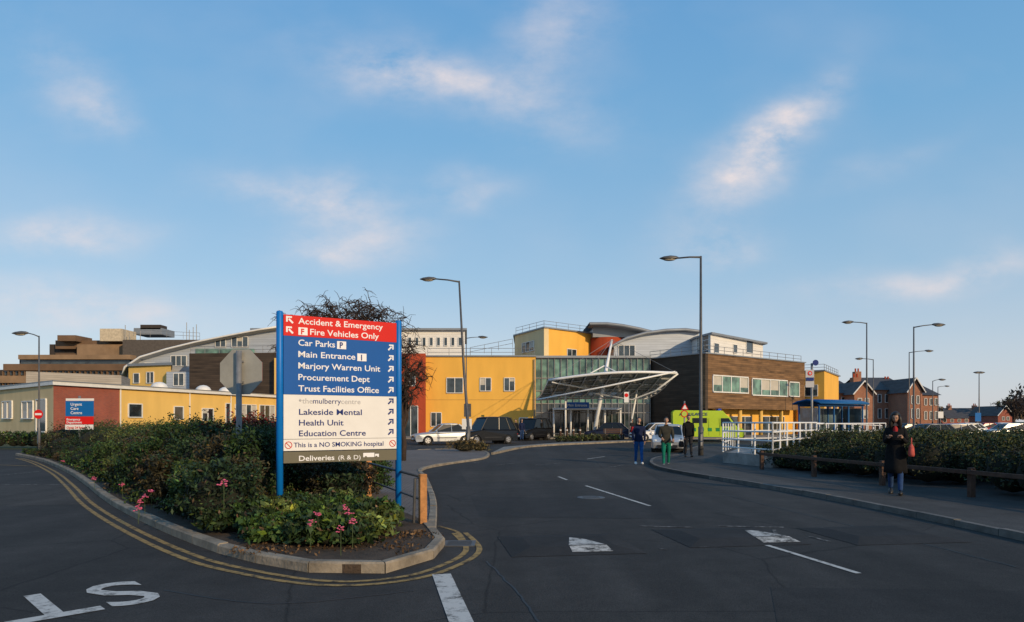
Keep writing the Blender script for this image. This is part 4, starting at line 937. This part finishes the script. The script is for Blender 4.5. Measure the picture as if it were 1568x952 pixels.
def vehicle(name,loc,hd,kind='saloon',p=None,L=4.4,W=1.76,Ht=1.45,z0=.006,taxi=False):
    o=Obj(name,(loc[0],loc[1],z0),math.radians(hd)); r=.32; xf,xr=.305*L,-.29*L
    prof={'saloon':(.20,.05,-.20,-.38),'hatch':(.22,.06,-.30,-.46),'taxi':(.20,.08,-.36,-.465),'mpv':(.30,.12,-.38,-.48)}[kind]
    belt=.92 if Ht<1.6 else 1.08; hood=belt-.16 if kind!='mpv' else belt-.05
    def arch(x): return [(x-(r+.07)*math.cos(a),.24+max(0,(r+.1)*math.sin(a))+.02) for a in [math.pi*k/8 for k in range(9)]]
    out=[(-L/2+.06,.24)]+arch(xr)+arch(xf)+[(L/2-.08,.22),(L/2-.01,.4),(L/2,.55),(L/2-.07,hood-.08),(L/2-.25,hood),(prof[0]*L+.1,belt-.03),(prof[0]*L-.1,belt),(prof[3]*L+.1,belt+.02),(prof[3]*L-.05,belt+.0),(-L/2+.03,belt-.05),(-L/2,.6),(-L/2+.02,.4)]
    b=o.part('body',p,False); n=len(out); rings=[]
    for yf,k in((-1,.06),(-.97,.025),(-.88,0),(-.4,-.012),(.4,-.012),(.88,0),(.97,.025),(1,.06)):
        rg=[]
        for x,z in out:
            e=max(0,abs(x)/(L/2)-.75)/.25; yy=yf*W/2*(1-.13*e*e); zz=z-(k if z>.7 else 0); bul=1-.035*max(0,(z-.55)); rg.append((x*(1-k*.25),yy*bul,zz))
        rings.append(rg)
    b.loft(rings)
    A,B,C,D=[q*L for q in prof]
    g=o.part('glass',cglass); wb,wt=W*.455,W*.37; zb,zt=belt-.02,Ht-.035
    g.add([(D,-wb,zb),(A,-wb*.95,zb),(A,wb*.95,zb),(D,wb,zb),(C,-wt,zt),(B,-wt,zt),(B,wt,zt),(C,wt,zt)],[(0,1,5,4),(1,2,6,5),(2,3,7,6),(3,0,4,7),(4,5,6,7)])
    rf=o.part('roof',p,True); ring=[]
    for xx,zz in((C-.08,zt-.04),(C+.1,zt+.03),((B+C)/2,Ht+.01),(B-.1,zt+.03),(B+.06,zt-.03)):
        ring.append([(xx,y*wt*1.04,zz+dz-(.03 if abs(y)==1 else 0)) for y,dz in((-1,-.02),(-.8,.02),(0,.035),(.8,.02),(1,-.02),(.5,-.045),(-.5,-.045))])
    rf.loft([q[::-1] for q in ring])
    pl=o.part('pillars',p)
    for s in(-1,1):
        pl.tube([(A+.02,s*wb*.95,zb-.02),(B+.0,s*wt*1.01,zt)],.035,6); pl.tube([(D,s*wb,zb-.02),(C,s*wt*1.01,zt)],.06,6); m_=(A+D)/2+.05; pl.tube([(m_,s*wb*1.0,zb-.02),((B+C)/2,s*wt*1.02,zt)],.028,6)
        if kind!='saloon': pl.tube([(D*.72,s*wb,zb-.02),(C*.75,s*wt*1.02,zt)],.035,6)
    tr=o.part('trim',blackm); 
    for s in(-1,1):
        tr.box((0,s*(W/2-.012),.5),(L*.32,.03,.06)); pl.ball((A-.12,s*(W/2+.06),belt+.04),(.09,.09,.07),8,5)
        for xd in (.16*L,-.03*L,-.2*L): tr.box((xd,s*(W/2-.016),.62),(.012,.02,.42))
    tr.box((L/2-.02,0,.33),(.06,W*.6,.14)); tr.box((L/2-.005,0,.56),(.05,W*.38,.1)); tr.box((-L/2+.02,0,.33),(.06,W*.7,.12))
    hl=o.part('headlamps',mat('headlamp_glass',(.6,.62,.62),.1,.05)); tl=o.part('tail_lamps',mat('tail_lamp_red',(.5,.02,.015),.2,.05))
    for s in(-1,1): hl.ball((L/2-.14,s*W*.36,.62),(.13,.17,.085),8,6); tl.ball((-L/2+.08,s*W*.38,.72),(.08,.12,.13),8,6)
    o.part('number_plate_front',wsg).box((L/2+.015,0,.42),(.02,.5,.11)); o.part('number_plate_rear',mat('plate_yellow',(.7,.5,.05),.5)).box((-L/2-.01,0,.6),(.02,.5,.11))
    wheels(o,(xf,xr),W,r)
    if taxi: o.part('taxi_light',mat('taxi_lamp',(.7,.4,.05))).box((B-.1,0,Ht+.1),(.12,.45,.12))
    o.done(bevel=0)
silver=paint('silver',(.45,.46,.47),.5); black=paint('black',(.006,.006,.007)); whitec=paint('white',(.65,.65,.65)); dkblue=paint('dark_blue',(.012,.016,.04)); redc=paint('red',(.4,.02,.02)); greyc=paint('grey',(.12,.13,.14),.4)
vehicle('parked_car',P(680,48.5),200,'saloon',silver,4.5,1.76,1.47)
vehicle('taxi_cab',P(745,50),215,'taxi',black,4.6,1.8,1.95,taxi=True)
vehicle('taxi_cab',P(815,60),235,'taxi',black,4.6,1.8,1.9,taxi=True)
vehicle('parked_car',P(930,61.5),170,'hatch',dkblue,4.1,1.75,1.5)
vehicle('parked_car',P(1003,56),190,'hatch',whitec,4.1,1.75,1.5)
vehicle('parked_car',P(1024,38),255,'hatch',silver,4.1,1.74,1.45)
vehicle('parked_car',P(408,62),200,'hatch',greyc,4.1,1.74,1.6)
vehicle('parked_car',P(1476,72),180,'hatch',whitec,4.1,1.74,1.45); vehicle('parked_car',P(1418,48),190,'hatch',greyc,4.2,1.74,1.45); vehicle('parked_car',P(1452,50),180,'hatch',silver,4.2,1.74,1.45); vehicle('parked_car',P(1505,80),180,'saloon',redc,4.2,1.74,1.45); vehicle('parked_car',P(1540,66),180,'hatch',silver,4.2,1.74,1.45); vehicle('parked_car',P(1385,62),185,'saloon',black,4.2,1.74,1.45); vehicle('parked_car',P(1530,90),180,'hatch',whitec,4.2,1.74,1.45)
# ambulance
q=P(1081,56); o=Obj('ambulance',(q.x,q.y,.006),math.radians(-9)); lime=mat('ambulance_lime',(.42,.56,.03),.4,.04,1,spec=.3); prf=[(-2.7,.4),(2.75,.35),(2.85,.6),(2.8,1.0),(2.3,1.2),(1.75,1.95),(1.45,2.2),(1.2,2.5),(-2.6,2.55),(-2.75,2.4)]
b=o.part('body',lime); b.loft([[(x*(1 if abs(y)<1 else .992),y*1.02*(1-.07*max(0,z-1.2)),z-(0 if abs(y)<1 else (.05 if z>1 else -.02))) for x,z in prf] for y in(-1,-.94,.94,1)])
g=o.part('glass',cglass)
for s in(-1,1):
    yy=s*1.005; g.add([(1.05,yy*1.035,1.25),(2.05,yy*1.035,1.25),(1.65,yy*.985,1.9),(1.05,yy*.985,1.9)],[(0,1,2,3) if s<0 else (3,2,1,0)]); 
    bt=o.part('green_band',mat('ambulance_green',(.02,.22,.06),.4))
    for k in range(7): bt.box((-2.3+.62*k,s*1.026,.98),(.31,.012,.28))
    o.part('side_window',cglass).box((-.6,s*.995,1.72),(1.1,.05,.4))
    sm_=o.part('door_seams',blackm); 
    for xd in (.95,.1,-1.4): sm_.box((xd,s*1.022,1.2),(.015,.012,1.4))
g.add([(2.37,-.82,1.24),(2.37,.82,1.24),(1.83,.78,1.96),(1.83,-.78,1.96)],[(0,1,2,3)])
o.part('light_bar',mat('blue_beacon',(.02,.08,.5),.2)).box((1.0,0,2.6),(.25,1.3,.14)); o.part('bumper',blackm).box((2.8,0,.42),(.12,1.9,.22)); o.part('grille',blackm).box((2.84,0,.8),(.04,1.0,.2))
h=o.part('headlamps',MATS['headlamp_glass'])
for s in(-1,1): h.ball((2.72,s*.75,.85),(.12,.17,.13),8,6)
tx=text('AMBULANCE',.32,navy,2.2,off=.004); tx.rotation_euler=(math.pi/2,0,0); tx.location=(-2.2,-1.0,2.12); o.extra.append(tx)
wheels(o,(1.85,-1.6),2.0,.36); o.done()
# ------------------------------------------------------------ people
skinm=mat('skin',(.42,.24,.16),.6,.08,8); hairm=mat('dark_hair',(.015,.011,.009),.5,.2,20); eyem=mat('eye_dark',(.02,.015,.012),.3,.1); lipm=mat('lips',(.3,.1,.08),.5,.1)
def cloth(n,c): return mat('cloth_'+n,c,.95,.3,7,bump=.3,bscale=25,spec=.15)
def figure(name,loc,hd,h,top,legs,shoe,hair=None,lh=0,lk=0,rh=0,rk=0,la=(0,.12,.2),ra=(0,.12,.2),headt=0.,coat=None,longhair=False,fem=False,bag=None,hat=None,phone=False,z0=.1,bulk=1.,stripe=None):
    s=h/1.75; root=link(bpy.data.objects.new(name,None)); root.location=(loc[0],loc[1],z0); root.rotation_euler=(0,0,math.radians(hd)); root.scale=(s,s,s)
    Vs=[];R=[];E=[];lab=[]
    def nd(p,r,par=None,l='top'):
        Vs.append(V(p)); R.append(r); i=len(Vs)-1
        if par is not None: E.append((par,i)); lab.append(l)
        return i
    w=.17 if fem else .195; k=bulk
    pe=nd((0,0,.95),(.145*k,.115*k)); wa=nd((0,0,1.10),(.125*k,.1*k),pe,'top'); ch=nd((0,.0,1.29),(.165*k,.12*k),wa,'top'); nb=nd((0,-.01,1.45),(.085*k,.075*k),ch,'top'); nk=nd((0,.005,1.54),(.052,.055),nb,'skin'); nd((0,.012,1.6),(.05,.055),nk,'skin')
    feet=[];hands=[]
    for sd_,(ha,kf) in((-1,(lh,lk)),(1,(rh,rk))):
        hp_=V((sd_*.09,0,.90)); a=ha; kn=hp_+V((sd_*.01,math.sin(a),-math.cos(a)))*.43; b=a-kf; an=kn+V((0,math.sin(b),-math.cos(b)))*.41
        i=nd(hp_,(.1*k,.1*k),pe,'legs'); m_=nd(hp_.lerp(kn,.5),(.08*k,.08*k),i,'legs'); j=nd(kn,(.063,.063),m_,'legs'); c=nd(kn.lerp(an,.35),(.062,.062),j,'legs'); q=nd(an,(.05,.05),c,'legs'); feet.append((an,b))
    for sd_,(fa,ab,el) in((-1,la),(1,ra)):
        sh=V((sd_*w,0,1.40)); e_=sh+V((sd_*math.sin(ab),math.sin(fa)*math.cos(ab),-math.cos(fa)*math.cos(ab)))*.29; g_=fa+el; inn=.35 if el>1 else .0; wr=e_+V((-sd_*math.sin(inn),math.sin(g_)*math.cos(inn),-math.cos(g_)*math.cos(inn)))*.25
        i=nd(sh,(.068*k,.068*k),ch,'top'); j=nd(e_,(.052*k,.052*k),i,'top'); q=nd(e_.lerp(wr,.55),(.047,.047),j,'top'); q=nd(wr,(.036,.036),q,'top'); d=(wr-e_).normalized(); pm=nd(wr+d*.055,(.038,.024),q,'skin'); hands.append((wr,d,sd_))
    me=bpy.data.meshes.new('sk'); me.from_pydata([tuple(v) for v in Vs],E,[]); ob=link(bpy.data.objects.new('sk',me)); ob.modifiers.new('s','SKIN')
    for i,r in enumerate(R): d=me.skin_vertices[0].data[i]; d.radius=r; d.use_root=(i==0)
    ss=ob.modifiers.new('ss','SUBSURF'); ss.levels=2; ss.render_levels=2
    dg=bpy.context.evaluated_depsgraph_get(); dg.update(); body=bpy.data.meshes.new_from_object(ob.evaluated_get(dg)); bpy.data.objects.remove(ob)
    body.materials.clear()
    for m_ in (top,legs,skinm): body.materials.append(m_)
    mi={'top':0,'legs':1,'skin':2}; idx=[]
    for p in body.polygons:
        c=p.center; best=9;bi=0
        for (a,b),l in zip(E,lab):
            A,B=Vs[a],Vs[b]; t=max(0,min(1,(c-A).dot(B-A)/(B-A).length_squared)); d=(c-A.lerp(B,t)).length-min(R[a][0],R[b][0])*.6
            if d<best: best=d;bi=mi[l]
        if c.z>.86 and bi==1 : bi=0
        idx.append(bi)
    body.polygons.foreach_set('material_index',idx); body.polygons.foreach_set('use_smooth',[True]*len(idx)); body.update()
    bo=link(bpy.data.objects.new('body',body),root)
    zmin=min(f[0].z for f in feet)-.085
    def addp(n,m): 
        if not m.f: return
        c=link(bpy.data.objects.new(n,mesh_from(n,m.v,m.f,[m.mat],m.smooth,False)),root); c.location.z=-zmin; return c
    bo.location.z=-zmin
    t=M(shoe,True)
    for an,b in feet:
        tilt=max(-.5,min(.5,b*.8)); Rm=Matrix.Rotation(tilt if b<0 else tilt*.6,3,'X')
        def fn(q,Rm=Rm):
            q=V((q.x*(1+.15*(q.y>0)),q.y,max(q.z,-.035))); return Rm@(q+V((0,.055,-.045)))
        t.ball(an,(.047,.135,.055),12,8,fn)
    addp('shoes',t)
    t=M(skinm,True)
    for wr,d,sd_ in hands:
        side=V((0,1,0)) if abs(d.z)>.5 else V((1,0,0)); side=(side-d*side.dot(d)).normalized(); pn=d.cross(side).normalized()*(-sd_ if abs(d.z)>.5 else 1)
        b=wr+d*.06
        for f,(o_,Lf) in enumerate(((.028,.068),(.010,.078),(-.009,.072),(-.027,.056))):
            p0=b+side*o_; p1=p0+d*Lf*.5; p2=p1+(d*.8+pn*.6).normalized()*Lf*.35; p3=p2+(d*.3+pn*.95).normalized()*Lf*.3; t.tube([p0-d*.02,p0,p1,p2,p3],[.008,.0095,.009,.008,.006],6)
        p0=wr+d*.02+side*.025; t.tube([p0,p0+(d*.5+side*.8).normalized()*.035,p0+(d*.8+side*.5+pn*.3).normalized()*.065],[.012,.011,.008],6)
    addp('hands',t)
    HM=Matrix.Translation((0,.02,1.60))@Matrix.Rotation(-headt,4,'X')
    def put(m,n):
        m.v=[tuple(HM@V(v)) for v in m.v]; addp(n,m)
    t=M(skinm,True)
    def hf(q):
        jx=1-.9*max(0,-q.z-.02)*2.6; y=q.y*(1-.6*max(0,-q.z-.05)) if q.y<0 else q.y*(1-.1*max(0,q.z)*8); return V((q.x*jx,y,q.z))
    t.ball((0,.015,.085),(.075,.095,.118),16,12,hf); t.ball((0,.112,.07),(.012,.018,.024),8,6); 
    for e in(-1,1): t.ball((e*.077,.0,.08),(.012,.02,.032),8,6)
    put(t,'head')
    t=M(eyem,True)
    for e in(-1,1): t.ball((e*.03,.101,.092),(.012,.007,.007),8,5); t.box((e*.031,.103,.113),(.032,.008,.006))
    put(t,'eyes'); t=M(lipm,True); t.ball((0,.102,.03),(.022,.008,.007),8,5); put(t,'mouth')
    t=M(hat or hair or hairm,True)
    def hr(q):
        if q.y>0.02 and q.z<.045: return V((q.x*.8,min(q.y,.04),q.z*.8))
        if q.z<-.03: return V((q.x*.85,q.y*.9,-.03+(q.z+.03)*.4))
        return q
    t.ball((0,.0,.098),(.086,.104,.118),16,12,hr); put(t,'hair')
    if longhair:
        t=M(hairm,True); rings=[]
        for z,rx,ry,yo in((.16,.085,.06,-.03),(.05,.1,.075,-.035),(-.05,.115,.08,-.03),(-.16,.125,.075,-.03),(-.28,.11,.06,-.04),(-.36,.06,.035,-.05)):
            rings.append([(rx*math.cos(a),yo+ry*math.sin(a),z) for a in [2*math.pi*j/14 for j in range(14)]][::-1])
        t.loft(rings); 
        for e in (-1,1): t.tube([(e*.07,.04,.15),(e*.088,.06,.05),(e*.09,.08,-.06),(e*.08,.1,-.2)],[.03,.035,.04,.02],8)
        put(t,'long_hair')
    if coat:
        t=M(coat,True); rings=[]
        for z,rx,ry,yo in((1.47,.09,.08,-.01),(1.43,.17,.10,-.005),(1.36,.205,.135,0),(1.25,.2,.145,0),(1.08,.165,.13,0),(.92,.19,.15,0),(.75,.205,.17,0),(.58,.22,.19,-.01),(.47,.23,.2,-.015)):
            rings.append([((rx+(.012*math.sin(5*a) if z<1 else 0))*math.cos(a),yo+(ry+(.015*math.sin(4*a+1) if z<1 else 0))*math.sin(a),z) for a in [2*math.pi*j/24 for j in range(24)]][::-1])
        t.loft(rings,False); c=addp('coat',t); sm=c.modifiers.new('t','SOLIDIFY'); sm.thickness=.012
        t=M(cloth('red_top',(.35,.03,.03)),True); t.ball((0,.10,1.40),(.05,.05,.09),10,7); addp('red_top',t)
    if stripe:
        t=M(stripe,True)
        for wr,d,sd_ in hands[1:]:
            sh=V((sd_*w,0,1.40)); t.tube([sh+V((sd_*.02,0,.03)),sh+V((sd_*.045,0,-.1)),sh+V((sd_*.05,0,-.2))],[.07,.068,.062],10)
        addp('jacket_sleeve_panel',t)
    if bag:
        bc,bp_=bag; t=M(bc,True); x,y,z=bp_
        rings=[[(x+a_*.05*sc_,y+b_*.17*sc2,z+zz) for a_,b_ in((-1,-1),(1,-1),(1,1),(-1,1))] for zz,sc_,sc2 in((-.14,1,1.0),(-.1,1.25,1.08),(.05,1,1),(.12,.4,.85))]
        t.loft(rings); t.tube([(x,y-.1,z+.11),(x,y-.07,z+.25),(x,y+.07,z+.25),(x,y+.1,z+.11)],.011,6); addp('bag',t)
    if phone:
        t=M(blackm); c=(hands[0][0]+hands[1][0])/2+(hands[0][1]+hands[1][1])*.06; t.box(c,(.075,.012,.15),0,-.5); addp('phone',t)
    return root
navyc=cloth('navy',(.012,.018,.05)); jean=cloth('jeans',(.025,.055,.14)); jean2=cloth('blue_trousers',(.015,.08,.26)); blk_=cloth('black',(.009,.009,.010)); grn=cloth('teal_trousers',(.008,.14,.09)); dg_=cloth('dark_grey',(.025,.025,.028)); redcl=cloth('red',(.42,.025,.025)); whs=mat('white_shoes',(.6,.6,.6),.6); bks=mat('black_shoes',(.02,.02,.02),.5)
olive=cloth('olive_grey',(.04,.038,.03))
a=G(978,711); figure('walking_man',a,178,1.74,navyc,jean2,whs,lh=.22,lk=.05,rh=-.12,rk=.22,la=(-.15,.12,.25),ra=(.2,.12,.3),z0=.01,bulk=1.15,stripe=redcl)
a=G(1020,714); figure('walking_man',a,170,1.74,olive,grn,whs,lh=-.18,lk=.2,rh=.24,rk=.04,la=(.15,.15,.9),ra=(.1,.15,1.1),z0=.01,bulk=1.2,hat=cloth('beanie',(.05,.05,.055)))
a=G(1054,703); figure('walking_man',a,185,1.76,blk_,dg_,bks,lh=.15,lk=.05,rh=-.1,rk=.15,la=(-.1,.1,.2),ra=(.1,.12,.2),z0=.1,bulk=1.2,bag=(blk_,(.32,0,.55)))
a=G(1371,757,.1); figure('woman_with_phone',a,150,1.70,blk_,jean,bks,lh=.22,lk=.03,rh=-.2,rk=.25,la=(.35,.12,1.75),ra=(.35,.12,1.75),headt=.35,coat=blk_,longhair=True,fem=True,phone=True,bag=(cloth('coral_handbag',(.5,.10,.08)),(-.30,.08,.98)),z0=.1)
for i,(px,Y,hd) in enumerate(((782,58,180),(790,58.6,150),(799,57,200),(829,60,90),(968,61,170),(1240,42,200))):
    figure('pedestrian',P(px,Y),hd,1.72,[blk_,dg_,navyc][i%3],[dg_,blk_,jean][i%3],bks,lh=.1*(i%2),rh=-.05,z0=.05,bulk=1.1)
